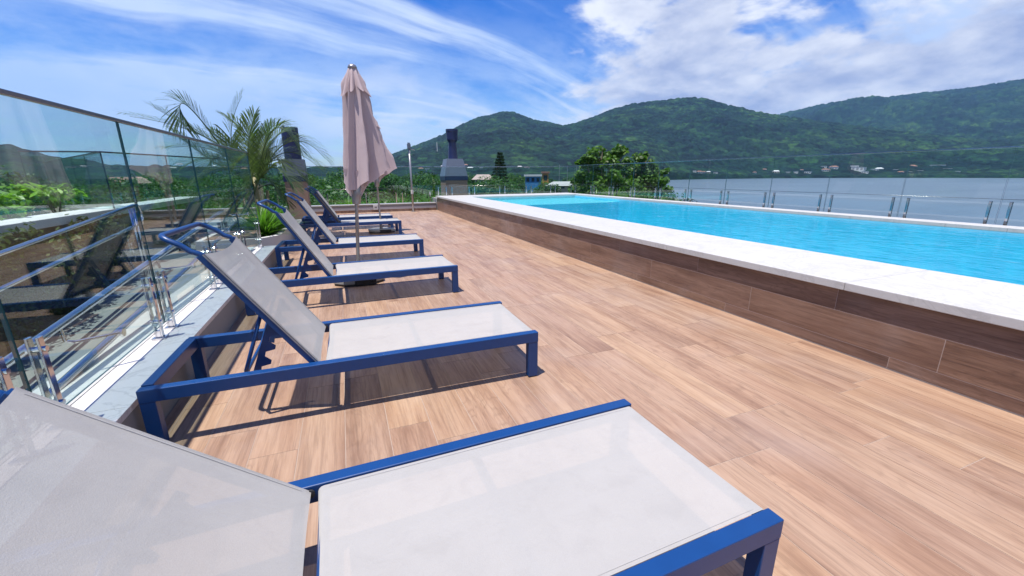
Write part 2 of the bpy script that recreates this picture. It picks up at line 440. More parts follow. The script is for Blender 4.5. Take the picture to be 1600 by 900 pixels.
# coping slabs: near long side, far side, outer side
def slab(x0, x1, y0, y1):
    g = .003; m = MB(); cx, cy = (x0+x1)/2, (y0+y1)/2
    m.bx(x0-cx+g/2, x1-cx-g/2, y0-cy+g/2, y1-cy-g/2, -.055, 0)
    o = m.build('coping_slab', coping_stone, pool, bevel=.004); o.location = Vector((cx, cy, ZT))-Vector(pool.location)
y = 1.70-1.70*2
while y < YF:
    slab(XP-.036, XI, y, min(y+1.70, YF+.03)); y += 1.70
x = XI
while x < XQ: slab(x, min(x+1.43, XQ), CY, YF+.03); x += 1.43
y = CY
while y > -3: slab(XO, XQ, y-.62, y); y -= .62
tile_m = Mat('pool mosaic'); _v = tile_m.node('ShaderNodeNewGeometry').outputs['Position']
_br = tile_m.node('ShaderNodeTexVoronoi', {'Vector': _v, 'Scale': 5.5}, feature='DISTANCE_TO_EDGE').outputs['Distance']
_ca = tile_m.mr(tile_m.noise(_v, 3.2, 3, .5, 1.5), .35, .65)
tile_m.p(base=tile_m.mix(_ca, (.000, .56, .80), (.002, .64, .88)), rough=.4); tile_deep = tile_m.m
tile_shelf = simple('pale shelf mosaic', (.16, .48, .56), .4, 0, .08, 6)
m = MB(); D = -.75
m.quad((XI, YN, D), (XO, YN, D), (XO, 11.1, D), (XI, 11.1, D))
m.quad((XI, 11.1, D), (XO, 11.1, D), (XO, 11.1, .36), (XI, 11.1, .36))
m.quad((XI, YN, D), (XI, CY, D), (XI, CY, .44), (XI, YN, .44)); m.quad((XO, YN, D), (XO, YN, .44), (XO, CY, .44), (XO, CY, D))
m.quad((XI, YN, D), (XO, YN, D), (XO, YN, .44), (XI, YN, .44))
child(m, 'basin', tile_deep)
m = MB(); m.quad((XI, 11.1, .36), (XO, 11.1, .36), (XO, CY, .36), (XI, CY, .36)); m.quad((XI, CY, .36), (XO, CY, .36), (XO, CY, .44), (XI, CY, .44))
child(m, 'shelf', tile_shelf)
wm = Mat('pool water'); _v = wm.node('ShaderNodeNewGeometry').outputs['Position']
_mp = wm.node('ShaderNodeMapping', {'Vector': _v}); _mp.inputs['Scale'].default_value = (1.0, .55, 1); _mp.inputs['Rotation'].default_value = (0, 0, .35)
_h = wm.math('ADD', wm.noise(_mp.outputs[0], 4.5, 3, .5, .6), wm.math('MULTIPLY', wm.noise(_mp.outputs[0], 14, 3, .5, .4), .30))
_nb = wm.bump(_h, .20, .05)
_fr = wm.math('MULTIPLY', wm.node('ShaderNodeFresnel', {'IOR': wm.mr(wm.node('ShaderNodeNewGeometry').outputs['Backfacing'], 0, 1, 1.33, 1/1.33), 'Normal': _nb}).outputs[0], .6)
_tr = wm.node('ShaderNodeBsdfTransparent', {'Color': (.62, .99, 1.0)}).outputs[0]
_gl = wm.node('ShaderNodeBsdfGlossy', {'Color': (1, 1, 1), 'Roughness': .015, 'Normal': _nb}).outputs[0]
wm.l.new(wm.node('ShaderNodeMixShader', {0: _fr, 1: _tr, 2: _gl}).outputs[0], wm.out.inputs['Surface'])
m = MB(); m.quad((XI+.001, YN, .452), (XO-.001, YN, .452), (XO-.001, CY-.001, .452), (XI+.001, CY-.001, .452))
struct(m.build('pool_water', wm.m))

# ------------------------------------------------------------------ kerbs and slabs
kerb = struct(MB().bx(-1.46, -.972, -3, 6.9, -.3, .20).build('kerb', render_grey))
y = -2.6
while y < 6.9:
    y1 = min(y+.95, 6.9)
    for xa, xb, mt in ((-1.215, -.968, kerb_stone), (-1.46, -1.22, coping_stone)):
        mm = MB(); mm.bx(-(xb-xa)/2, (xb-xa)/2, -(y1-y)/2+.0015, (y1-y)/2-.0015, -.03, 0)
        mm.build('kerb_slab', mt, kerb, bevel=.002, loc=((xa+xb)/2, (y+y1)/2, .23))
    y = y1
endk = struct(MB().bx(-1.77, XP-.003, YE+.004, YE+.30, -.3, .235).build('end_kerb', render_grey))
x = -1.77
while x < XP-.1:
    x1 = min(x+1.0, XP-.03); mm = MB(); mm.bx(-(x1-x)/2+.0015, (x1-x)/2-.0015, -.17, .16, -.03, 0)
    mm.build('kerb_slab', coping_stone, endk, bevel=.002, loc=((x+x1)/2, YE+.15, .268)); x = x1
mm = MB(); mm.bx(-1.7, XP-.03, YE-.012, YE+.0, .003, .085); mm.build('skirting', wall_wood, endk)
mm = MB(); mm.bx(-1.7, XP-.03, YE-.004, YE+.0035, .087, .16); mm.build('white_band', render_white, endk)
struct(MB().bx(-9.5, 9.3, -5, 16.2, -9.3, -.7).build('terrace_slab', render_grey))
struct(MB().bx(XQ+.02, 9.25, -4, 16.0, -.7, .40).build('pool_ledge', render_grey))
struct(MB().bx(XP, 9.25, YF+.04, 16.0, -.69, .398).build('pool_end_ledge', render_grey))

# ------------------------------------------------------------------ ramp beside the terrace
def rz_(y): return -.68+.088*y     # ramp surface height
m = MB(); m.quad((-2.72, -3, rz_(-3)), (-1.462, -3, rz_(-3)), (-1.462, 7.7, rz_(7.7)), (-2.72, 7.7, rz_(7.7)))
m.quad((-1.462, 7.7, -.003), (-1.462, 15.2, -.003), (-9, 15.2, -.003), (-9, 7.7, -.003))
struct(m.build('ramp', ramp_tile))
pale_tile = simple('pale edging tile', (.40, .43, .41), .5, 0, .08, 4)
m = MB(); m.quad((-1.80, -3, rz_(-3)+.004), (-1.463, -3, rz_(-3)+.004), (-1.463, 7.6, rz_(7.6)+.004), (-1.80, 7.6, rz_(7.6)+.004)); struct(m.build('ramp_edging', pale_tile))
def handrail(label, x, y0, y1, hi, lo, side, loop=False):
    t = thing('handrail', label, 'handrail', (x, (y0+y1)/2, 0))
    o = Vector(t.location)
    def Z(y, h): return rz_(y)+h
    for h in (hi, lo):
        pts = [(x, y, Z(y, h)) for y in np.linspace(y0, y1, 12)]
        if loop and h == hi:
            pts += [(x, y1+.10, Z(y1, hi)+.0), (x, y1+.17, Z(y1, hi)-.03), (x, y1+.20, Z(y1, hi)-.10), (x, y1+.19, Z(y1, lo)+.06), (x, y1+.12, Z(y1, lo)+.0)]
        mb = MB().tube([Vector(p)-o for p in pts], .021, 12); mb.build('rail', steel, t, smooth=True)
    return t, o
t, o = handrail('steel double handrail running just outside the nearest glass panels', -1.36, -1.5, 6.6, .955, .70, 1)
for yy in (-.1, 1.36, 2.62, 3.9, 5.2, 6.3):
    z = rz_(yy)+.955; mb = MB()
    mb.tube([Vector(p)-o for p in ((-1.36, yy, z-.02), (-1.355, yy, z-.085), (-1.33, yy+.02, z-.10), (-1.172, yy+.10, z-.10))], .008, 8)
    mb.tube([Vector(p)-o for p in ((-1.176, yy+.10, z-.10), (-1.163, yy+.10, z-.10))], .024, 14)
    mb.build('bracket', steel, t, smooth=False)
t, o = handrail('steel double handrail on the far side of the ramp ending in a curved return', -2.55, -1.5, 6.95, .915, .665, -1, True)
for yy in (6.85,):
    for dyy in (0, .10):
        MB().tube([Vector((-2.55, yy+dyy, rz_(yy)-.02))-o, Vector((-2.55, yy+dyy, rz_(yy)+.9))-o], .016, 10).build('post', steel, t, smooth=True)

# ------------------------------------------------------------------ lounger
LL, LW, LH = 1.95, .70, .29
RW, RHt = .048, .062
def arc(c, r, a0, a1, n, f): return [f(c, r, a0+(a1-a0)*k/n) for k in range(n+1)]
def make_lounger(angle, label, dark=False, legs=True):
    t = thing('sun_lounger', label, 'sun lounger', (0, 0, 0), 0, 'blue framed sun loungers in a row')
    zc = LH-RHt/2
    for s, y in ((1, RW/2), (1, LW-RW/2)):
        MB().bx(-LL, 0, y-RW/2, y+RW/2, LH-RHt, LH).build('side_rail', blue_metal, t, bevel=.003)
    MB().bx(-LL+.002, -LL+.05, RW+.001, LW-RW-.001, LH-RHt+.004, LH+.006).build('head_crossbar', blue_metal, t, bevel=.003)
    for lx in (-.062, -LL+.001):
        for y in (0.001, LW-RW-.001+.002):
            MB().bx(lx, lx+.060, y, y+RW-.002, .006, LH-RHt).build('leg', blue_metal, t, bevel=.002)
            # foot pad
    for lx in (-.062, -LL+.001):
        for y in (0.001, LW-RW+.001): MB().bx(lx+.004, lx+.056, y+.004, y+RW-.006, 0, .006).build('foot_pad', black_rubber, t)
    for i, (cx, cz) in enumerate(((-.02, LH-.024), (-.68, LH-.044), (-1.165, LH-.024))):
        MB().tube([(cx, RW-.002, cz), (cx, LW-RW+.002, cz)], .016, 12).build('cross_tube', blue_metal, t, smooth=True)
    # seat sling, rolled over the foot tube and the hinge tube
    def sheet(prof, y0, y1, ny, sag, pinch):
        mb = MB(); n = len(prof)
        for i, (x, z, w) in enumerate(prof):
            for j in range(ny+1):
                v = j/ny; e = 1-(2*v-1)**2
                mb.v.append((x + pinch(i/(n-1))*e, y0+(y1-y0)*v, z - sag*e*w))
        for i in range(n-1):
            for j in range(ny):
                a = i*(ny+1)+j; mb.face((a, a+1, a+ny+2, a+ny+1))
        return mb
    def curl(cx, cz, r, a0, a1, n=7): return [(cx+r*math.cos(R(a0+(a1-a0)*k/n)), cz+r*math.sin(R(a0+(a1-a0)*k/n))) for k in range(n+1)]
    rr = .0185
    prof = [(x, z, 0) for x, z in curl(-.020, LH-.024, rr, -100, 90)]
    prof += [(x, LH-.0055, min(1, 3*min((-.02-x), (x+1.165))/.6)) for x in np.linspace(-.05, -1.135, 26)]
    prof += [(x, z, 0) for x, z in curl(-1.165, LH-.024, rr, 90, 280)]
    fy0, fy1 = RW+.004, LW-RW-.004
    s = sheet(prof, fy0, fy1, 14, .009, lambda u: (-.003 if u < .3 else (.004 if u > .7 else 0)))
    so_ = s.build('seat_sling', sling, t, smooth=True)
    # hems
    for yy in (fy0+.012, fy1-.012):
        hm = MB(); hm.quad((-1.15, yy-.0012, LH-.0045), (-.04, yy-.0012, LH-.0045), (-.04, yy+.0012, LH-.0045), (-1.15, yy+.0012, LH-.0045))
        hm.build('seam', sling, so_)
    # backrest
    ca, sa_ = math.cos(R(angle)), math.sin(R(angle))
    hx, hz = -1.215, LH-.012
    BL = .715
    def P(sv, nrm, y): return Vector((hx-ca*sv+sa_*nrm, y, hz+sa_*sv+ca*nrm))   # nrm>0 is the sitting side
    ub = (-P(0, 0, 0)+P(0, 1, 0))
    br = bpy.data.objects.new('backrest', None)
    fb = MB()
    for y in (RW+.020, LW-RW-.020):
        fb.bar(P(-.01, -.014, y), P(BL+.005, -.014, y), .026, .034, ub)
    fb.tube([P(.014, -.013, RW+.03), P(.014, -.013, LW-RW-.03)], .012, 10)
    bf = fb.build('backrest_frame', blue_metal, t, bevel=.002)
    pr_ = [(P(sv, .006, 0), w) for sv, w in [(-.012, 0)]+[(x, min(1, 4*min(x, BL-x)/BL)) for x in np.linspace(.004, BL, 22)]]
    roll = [P(.014+.019*math.cos(R(a_)), -.013+.019*math.sin(R(a_)), 0) for a_ in (260, 230, 200, 170, 140, 115)]
    mb = MB(); ny = 14; n = len(pr_)
    y0, y1 = RW+.004, LW-RW-.004
    for i, (p, w) in enumerate(pr_):
        for j in range(ny+1):
            v = j/ny; e = 1-(2*v-1)**2
            sv = (-.012 if i == 0 else np.linspace(.004, BL, 22)[i-1])
            pinch = -.028*e*max(0, (sv/BL-.55)/.45)**2 + .008*e*max(0, 1-sv/.1)
            q = P(sv+pinch, .006-.016*e*w, y0+(y1-y0)*v)
            mb.v.append(tuple(q))
    for i in range(n-1):
        for j in range(ny):
            a = i*(ny+1)+j; mb.face((a, a+ny+1, a+ny+2, a+1))
    k0 = len(mb.v)
    for i, p in enumerate(roll): mb.v += [(p.x, y0, p.z), (p.x, y1, p.z)]
    for i in range(len(roll)-1): mb.face((k0+2*i, k0+2*i+2, k0+2*i+3, k0+2*i+1))
    # wrap down the sides
    for jj, y in ((0, y0), (ny, y1)):
        k0 = len(mb.v)
        for i, (p, w) in enumerate(pr_):
            sv = (-.012 if i == 0 else np.linspace(.004, BL, 22)[i-1]); mb.v.append(tuple(P(sv, -.004, y+(.0008 if jj else -.0008))))
        for i in range(n-1): mb.face((i*(ny+1)+jj, (i+1)*(ny+1)+jj, k0+i+1, k0+i))
    bs = mb.build('backrest_sling', sling_shaded if dark else sling, t, smooth=True)
    for yy in (y0+.014, y1-.014):
        hm = MB(); hm.quad(P(.02, .0074, yy-.0012), P(.02, .0074, yy+.0012), P(BL-.02, .0074, yy+.0012), P(BL-.02, .0074, yy-.0012))
        hm.build('seam', sling_shaded if dark else sling, bs)
    # looped grab tube at the top, bent back
    yA, yB = RW+.020, LW-RW-.020
    A = P(BL-.01, -.014, yA); B_ = P(BL-.01, -.014, yB)
    dirb = Vector((-.86, 0, .50))
    def bend(y, s0): return [P(BL-.01, -.014, y), P(BL+.015, -.016, y), P(BL+.03, -.022, y)+Vector((-.012, 0, 0)), P(BL+.035, -.02, y)+dirb*.05]
    c0 = bend(yA, 1); c1 = bend(yB, -1); tip = .085
    pts = list(c0)
    r_ = .05
    eA = c0[-1]+dirb*(tip-.05); eB = c1[-1]+dirb*(tip-.05)
    for k in range(1, 7):
        a = k/6*math.pi/2; pts.append(eA+dirb*(r_*math.sin(a))+Vector((0, r_*(1-math.cos(a)), 0)))
    for k in range(6):
        a = (1-k/6)*math.pi/2; pts.append(eB+dirb*(r_*math.sin(a))-Vector((0, r_*(1-math.cos(a)), 0)))
    pts += c1[::-1]
    MB().tube(pts, .0125, 12).build('grab_handle', blue_metal, t, smooth=True)
    # ratchet support: bent strut plus two toothed plates under the backrest
    top = P(.36, -.03, 0); foot = Vector((top.x-.115-.10*max(0, (50-angle)/15), 0, LH-.045))
    u1, u2 = RW+.055, LW-RW-.055
    MB().tube([(top.x, u1, top.z), (foot.x+.01, u1, foot.z+.03), (foot.x, u1+.03, foot.z), (foot.x, u2-.03, foot.z), (foot.x+.01, u2, foot.z+.03), (top.x, u2, top.z)], .0095, 10).build('support_strut', blue_metal, t, smooth=True)
    for y in (u1+.03, u2-.03):
        a = Vector((top.x+.03, 0, top.z-.06)); b = Vector((foot.x+.045, 0, foot.z-.005)); d = (b-a); L_ = d.length; d.normalize(); nn = Vector((-d.z, 0, d.x))
        if nn.x < 0: nn = -nn
        poly = [a-nn*.016, a+nn*.018]
        for k in range(3):
            f0 = (k+.25)/3.4
            poly += [a+d*(L_*f0)+nn*.016, a+d*(L_*(f0+.05))+nn*.050, a+d*(L_*(f0+.12))+nn*.052, a+d*(L_*(f0+.20))+nn*.014]
        poly += [b+nn*.020, b-nn*.016]
        mb = MB(); k = len(poly)
        mb.v = [(p.x, y-.003, p.z) for p in poly]+[(p.x, y+.003, p.z) for p in poly]
        mb.f = [tuple(range(k))[::-1], tuple(range(k, 2*k))]+[(i, (i+1) % k, k+(i+1) % k, k+i) for i in range(k)]; mb.m = [0]*len(mb.f)
        mb.build('toothed_plate', blue_metal, t, recalc=True)
    for y, s in ((RW+.004, 1), (LW-RW-.004, -1)):
        MB().tube([(hx+.01, y-.002*s, LH-.022), (hx+.01, y+.006*s, LH-.022)], .013, 12).build('hinge_bolt', black_rubber, t)
    t.empty_display_size = .1
    return t
lg = [
    (1.033, .599, 1.114, 40.6, 'nearest sun lounger, white mesh on blue frame, low backrest cut off at the left edge', False),
    (1.010, 2.133, -.751, 56.1, 'second nearest sun lounger, the closest one seen whole, in front of the umbrella base', False),
    (1.046, 4.187, .96, 59.0, 'third sun lounger from the front, straddling the stone umbrella base under the big umbrella', False),
    (1.044, 6.205, -1.0, 58.3, 'fourth sun lounger from the front, directly behind the pole of the big umbrella', False),
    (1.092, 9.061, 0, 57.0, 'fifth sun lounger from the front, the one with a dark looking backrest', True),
    (1.055, 10.35, 0, 58.5, 'farthest sun lounger of the row, nearest to the end kerb', False)]
protos = {}
for x, y, a, ang, lab, dk in lg:
    key = (round(ang/2.5), dk)
    if key in protos and not dk:
        t = copy_tree(protos[key]); t['label'] = lab
    else:
        t = make_lounger(ang, lab, dk); protos.setdefault(key, t)
    t.location = (x, y, .0005); t.rotation_euler.z = R(a)

# ------------------------------------------------------------------ umbrellas
def umbrella(label, basep, topp, zb, seed, spread):
    t = thing('patio_umbrella', label, 'umbrella', basep, 0)
    T = Vector(topp)-Vector(basep); B = Vector((0, 0, 0)); rr = random.Random(seed)
    ax = lambda z: Vector((T.x*z/T.z, T.y*z/T.z, z))
    MB().tube([ax(.10), ax(T.z-.03)], .019, 16).build('pole', pole_metal, t, smooth=True)
    MB().tube([ax(.06), ax(.075), ax(.16), ax(.18)], [.045, .034, .030, .022], 16).build('pole_socket', pole_metal, t, smooth=True)
    MB().tube([ax(.13), ax(.13)+Vector((.06, 0, .0))], .008, 8).build('clamp_knob', black_rubber, t)
    MB().tube([ax(zb-.13), ax(zb-.12), ax(zb+.16)], [.030, .044, .078], 18).build('sleeve', pole_metal, t, smooth=True)
    # base plates: chamfered stone block on a dark rubber part
    poly = [(-.27, -.13), (-.15, -.25), (.13, -.25), (.28, -.12), (.28, .13), (.15, .25), (-.15, .25), (-.27, .13)]
    MB().prism([(p[0]*.97, p[1]*.97) for p in poly], .0, .022).build('rubber_foot', black_rubber, t)
    MB().prism(poly, .022, .070).build('base_plate', granite, t, bevel=.01)
    MB().prism([(-.03, -.262), (.15, -.262), (.19, -.235), (.16, -.205), (-.02, -.205), (-.07, -.235)], .004, .073).build('base_clip', black_rubber, t, bevel=.006)
    # furled canopy: folds round the pole, flaring down
    N, K = 160, 40; mb = MB(); ztop = T.z-.045; ph = rr.random()*6
    nf = 7
    for i in range(K+1):
        u = i/K
        for k in range(N):
            th = 2*math.pi*k/N
            fold = math.cos(nf*th+ph+.5*math.sin(2*th+1)+.9*u)
            fold = (1-2*abs(math.sin((nf*th+ph+.5*math.sin(2*th+1)+.9*u)/2))**.8)
            sub = math.cos(nf*3*th+ph*2+2.5*u)*u
            wl = float(np.interp(u, [0, .12, .3, 1], [.034, .094, .092, .098]))
            wr = float(np.interp(u, [0, .12, .45, .8, 1], [.036, .105, .165, .14+spread*.75, .14+spread*.92]))
            wy = float(np.interp(u, [0, .12, 1], [.034, .075, .135]))
            m_ = 1+(.27+.10*u)*fold+.05*sub+.03*math.sin(9*u+4*th)
            q_ = .5+.5*math.cos(th); q_ = q_*q_*(3-2*q_)
            x = math.cos(th)*(wl+(wr-wl)*q_)*m_; y = math.sin(th)*wy*m_
            zbot = zb+.03+.20*q_*abs(math.cos(th))+.045*fold+.045*math.sin(4*th+ph)
            z = ztop+(zbot-ztop)*u
            c = ax(z); mb.v.append((c.x+x, c.y+y, z))
    for i in range(K):
        for k in range(N):
            a = i*N+k; b = i*N+(k+1) % N; mb.face((a, b, b+N, a+N))
    c = mb.build('canopy', canopy_cloth, t, smooth=True)
    # inner gathered cloth, seen from below
    mb = MB()
    for i in range(7):
        u = i/6
        for k in range(80):
            th = 2*math.pi*k/80; fold = math.cos(9*th+1)
            r = (.045+.055*(1-u))*(1+.35*fold)
            z = zb+.015+.24*(1-abs(u))*1.0 if False else zb-.02+.03*math.sin(4*th)+.25*(1-u)
            q = ax(z); mb.v.append((q.x+r*math.cos(th)+spread*.35*(1-u)*max(0, math.cos(th)), q.y+r*math.sin(th)*.8, z))
    for i in range(6):
        for k in range(80):
            a = i*80+k; b = i*80+(k+1) % 80; mb.face((a, b, b+80, a+80))
    mb.build('gathered_cloth', canopy_cloth, c, smooth=True)
    # vent cap cloth on top
    mb = MB(); N2 = 120
    for i in range(9):
        u = i/8
        for k in range(N2):
            th = 2*math.pi*k/N2; fold = math.cos(8*th+ph+.4)
            r = (.036+.062*u**.8)*(1+(.12+.20*u)*fold)*(1+.25*u*max(0, math.cos(th)))
            z = ztop+.012-(.235+.03*fold+.03*math.sin(2*th+1))*u
            q = ax(z); mb.v.append((q.x+r*math.cos(th)*1.12+.012*u, q.y+r*math.sin(th)*.9, z))
    for i in range(8):
        for k in range(N2):
            a = i*N2+k; b = i*N2+(k+1) % N2; mb.face((a, b, b+N2, a+N2))
    mb.build('vent_flap', canopy_cloth, c, smooth=True)
    q = ax(T.z-.035)
    MB().lathe([(.001, .042), (.02, .040), (.040, .028), (.048, .010), (.046, 0), (.03, -.006), (.001, -.006)], q, 20).build('finial', steel if False else pole_metal, t, smooth=True)
    return t
umbrella('big closed mauve beige umbrella standing over the third lounger, in front of the sky', (.075, 5.13, 0), (.236, 5.15, 2.335), 1.02, 3, .165)
umbrella('second closed umbrella, almost hidden behind the big one, its base beside the fifth lounger', (.72, 9.66, 0), (.70, 9.68, 2.45), 1.10, 8, .24)

# ------------------------------------------------------------------ glass fences
def fence(name, label, pts, zb, zt, joints, gm, spz=.39, cap=cap_metal, low=None, spig_d=.105, first=True, skew=0):
    """pts: straight run a->b; joints: distances along it."""
    a, b = Vector(pts[0]), Vector(pts[1]); d = (b-a); L = d.length; d.normalize(); n = Vector((-d.y, d.x, 0))
    t = thing(name, label, 'glass fence', (a.x, a.y, zb), math.atan2(d.y, d.x))
    H = zt-zb
    for k in range(len(joints)-1):
        s0, s1 = joints[k]+.006, joints[k+1]-.006
        mb = MB(); mb.bx(-(s1-s0)/2, (s1-s0)/2, -.005, .005, 0, H-.07-.012); mb.m = [1, 1, 0, 0, 1, 1]
        # faces: x-, x+, y-, y+, z-, z+ -> the two big faces are glass, rims are edge
        mb.build('glass_panel', gm, t, loc=((s0+s1)/2, 0, .07))
    MB().bx(joints[0], joints[-1], -.011, .011, H-.02, H).build('cap_rail', cap, t, bevel=.003)
    sm = None
    for k, j in enumerate(joints):
        for sgn in (-1, 1):
            s = j+sgn*spig_d
            if s < joints[0] or s > joints[-1]: continue
            if sm is None:
                mb = MB()
                for yy in (-.016, .016): mb.bx(-.015, .015, yy-.005, yy+.005, .012, spz)
                mb.bx(-.034, .034, -.035, .035, 0, .012)
                mb.bx(-.015, .015, -.0115, .0115, .012, .055)
                sm = mb.mesh('spigot', steel)
                bb = MB()
                for z in (.11, spz-.05):
                    bb.tube([(0, -.030, z), (0, .030, z)], .011, 12)
                sb = bb.mesh('bolt', steel)
            o = put('spigot', sm, t, (s, 0, 0), .002); put('bolt', sb, o)
    if low: MB().tube([(joints[0], -.02, low), (joints[-1], -.02, low)], .0035, 6).build('lower_rail', cap_metal, t, smooth=True)
    return t
# left fence (runs towards the far end)
jl = [-.53, .71, 1.95, 3.19, 4.44, 5.68, 6.88]
fence('glass_fence', 'tall near glass fence on the left kerb, right behind the heads of the loungers', ((-1.15, 0, 0), (-1.153, 10, 0)), .23, 1.528, jl, glass_m)
# right fence beyond the pool
jr = [-.6, .62, 1.86, 3.087, 4.274, 5.48, 6.67, 7.87, 9.07, 10.27, 11.47, 12.67, 13.87, 15.25]
fence('glass_fence', 'long glass fence beyond the pool, in front of the lake', ((8.743, 0, 0), (8.743, 10, 0)), .40, 1.538, jr, glass_f, .39, steel, low=.42)
# far fence
fence('glass_fence', 'glass fence on the white kerb at the far end of the wooden deck', ((-1.77, 15.26, 0), (3.0, 15.26, 0)), .268, 1.50, [0, 1.2, 2.4, 3.6, 4.77], glass_m, .36, steel, low=.5)
fence('glass_fence', 'glass fence behind the far short end of the pool', ((3.10, 15.28, 0), (8.743, 15.28, 0)), .40, 1.50, [0, .5, 1.35, 2.55, 3.65, 4.7, 5.63], glass_m, .39, steel, low=.42)
# outer fences left of the ramp
P1 = Vector((-2.92, 7.40, 0))
fence('glass_fence', 'short glass fence section at the ramp corner, seen through the near glass', ((-3.75, 7.45, 0), P1), 0, 1.54, [0, .83], glass_m, .36)
fence('glass_fence', 'glass fence beside the palm, seen through the near glass', (P1, (-1.85, 10.7, 0)), 0, 1.54, [0, 1.17, 2.3, 3.45], glass_m, .36)
fence('glass_fence', 'glass fence between the palm planter and the far corner of the terrace', ((-1.85, 10.72, 0), (-1.79, 15.2, 0)), 0, 1.54, [0, 1.12, 2.24, 3.36, 4.46], glass_m, .36)
fence('glass_fence', 'glass fence slanting away to the left behind the shrub bed', (P1, (-8.5, 16.9, 0)), 0, 1.54, [0, 1.22, 2.44, 3.66, 4.88, 6.1, 7.32, 8.54, 9.76], glass_m, .36)

# ------------------------------------------------------------------ foliage builders
def leaf_cloud(mb, c, rad, n, size, rr, flat=.75, shell=.5, up_b=.35, aspect=.5):
    for _ in range(n):
        d = Vector((rr.gauss(0, 1), rr.gauss(0, 1), rr.gauss(0, 1))).normalized()
        r = shell+(1-shell)*rr.random()**.5
        p = Vector(c)+Vector((d.x*rad[0]*r, d.y*rad[1]*r, d.z*rad[2]*r))
        nrm = (d*.55+Vector((0, 0, up_b))+Vector((rr.uniform(-1, 1), rr.uniform(-1, 1), rr.uniform(-1, 1)))*.75).normalized()
        tt = nrm.cross(Vector((rr.uniform(-1, 1), rr.uniform(-1, 1), rr.uniform(-1, 1)))).normalized(); bb = nrm.cross(tt)
        s = size*rr.uniform(.6, 1.3); w = s*aspect
        mb.quad(p-tt*s*.5, p-bb*w*.5, p+tt*s*.5, p+bb*w*.5)
def make_tree_mesh(seed, h, cr, nclump, nleaf, size, mat=leaf_tree, trunkh=.45, crown_flat=.8):
    rr = random.Random(seed); crown = MB(); tr = MB()
    tr.tube([(0, 0, 0), (.1*rr.uniform(-1, 1), .1, h*trunkh*.5), (0, 0, h*trunkh), (.1, 0, h*.75)], [h*.03, h*.022, h*.017, h*.006], 7)
    for _ in range(nclump):
        a = rr.uniform(0, 2*math.pi); rad = cr*math.sqrt(rr.random())*.85; zf = rr.random()
        z = h*trunkh+(h*(1-trunkh))*(zf*.85+.05); shrink = math.sqrt(max(.05, 1-((zf-.42)/.62)**2))
        c = Vector((math.cos(a)*rad*shrink, math.sin(a)*rad*shrink, z)); r = cr*rr.uniform(.20, .38)
        leaf_cloud(crown, c, (r, r, r*crown_flat), nleaf, size, rr)
        if rr.random() < .5: tr.tube([(0, 0, h*trunkh*rr.uniform(.7, 1.2)), tuple(c*.6+Vector((0, 0, h*trunkh*.4))), tuple(c)], [h*.010, h*.007, h*.003], 5)
    return crown.mesh('crown', mat), tr.mesh('trunk', bark)
def place_tree(name, label, cat, meshes, loc, rz, sc, group=None):
    t = thing(name, label, cat, loc, rz, group); t.scale = (sc, sc, sc)
    put('crown', meshes[0], t); put('trunk', meshes[1], t); return t

# ------------------------------------------------------------------ terrain
def vnoise(x, y, seed=0):
    xi = np.floor(x).astype(np.int64); yi = np.floor(y).astype(np.int64); xf = x-xi; yf = y-yi
    def h(a, b):
        n = (a*374761393+b*668265263+seed*144665) & 0xffffffff; n = ((n ^ (n >> 13))*1274126177) & 0xffffffff
        return ((n ^ (n >> 16)) & 0xffff)/65535.0
    u = xf*xf*(3-2*xf); v = yf*yf*(3-2*yf)
    return (h(xi, yi)*(1-u)+h(xi+1, yi)*u)*(1-v)+(h(xi, yi+1)*(1-u)+h(xi+1, yi+1)*u)*v
def worley(x, y, seed):
    xi = np.floor(x).astype(np.int64); yi = np.floor(y).astype(np.int64); best = np.full(x.shape, 9.0)
    for a in (-1, 0, 1):
        for b in (-1, 0, 1):
            n = ((xi+a)*374761393+(yi+b)*668265263+seed*144665) & 0xffffffff; n = ((n ^ (n >> 13))*1274126177) & 0xffffffff; n = n ^ (n >> 16)
            d = (x-(xi+a)-(n & 0xff)/255.)**2+(y-(yi+b)-((n >> 8) & 0xff)/255.)**2; best = np.minimum(best, d)
    return np.sqrt(best)
def fbm(x, y, o=4, seed=0):
    s = 0; a = .5
    for k in range(o): s = s+a*(vnoise(x*2**k, y*2**k, seed+k)-.5); a *= .5
    return s*2
H1 = [(-2, .3), (2.15, .64), (5.3, 1.71), (8.51, 2.8), (12.6, 4.21), (13.85, 4.91), (16.33, 6.07), (17.57, 6.52), (19.05, 6.83), (20.44, 7.25), (21.67, 7.22), (22.89, 6.88), (24.12, 6.34), (25.76, 6.02), (28.22, 5.52), (29.83, 5.72), (31.41, 6.21), (34.5, 7.37), (37.51, 7.82), (40.45, 8.05), (43.62, 8.15), (44.68, 7.92), (46.08, 7.42), (49.14, 6.42), (52, 5.7), (57.37, 4.5), (62.61, 3.3), (67.18, 2.4), (74, 1.4), (84, .6), (95, .4)]
H2 = [(30, 1.5), (40, 3.2), (48.34, 4.98), (52.13, 5.86), (54.84, 6.35), (56.97, 6.66), (59.56, 6.64), (61.94, 6.74), (64.16, 6.8), (66.23, 6.83), (68.15, 6.95), (71, 7.2), (76, 7.6), (84, 7.9), (93, 7.0), (104, 5.4), (120, 4.0), (140, 2.5), (165, 1.4)]
HL = [(-180, 1.2), (-120, 1.0), (-70, 2.2), (-45, 2.9), (-34, 2.3), (-27.8, 1.95), (-27.05, 2.05), (-26.05, 1.55), (-24.98, 1.12), (-23.9, .9), (-22.7, .75), (-21.3, .3), (-18.5, .15), (-10, .05), (0, .0), (10, .0), (180, .0)]
def tab(t, az): return np.interp(az, [p[0] for p in t], [p[1] for p in t], left=t[0][1]*0, right=0)
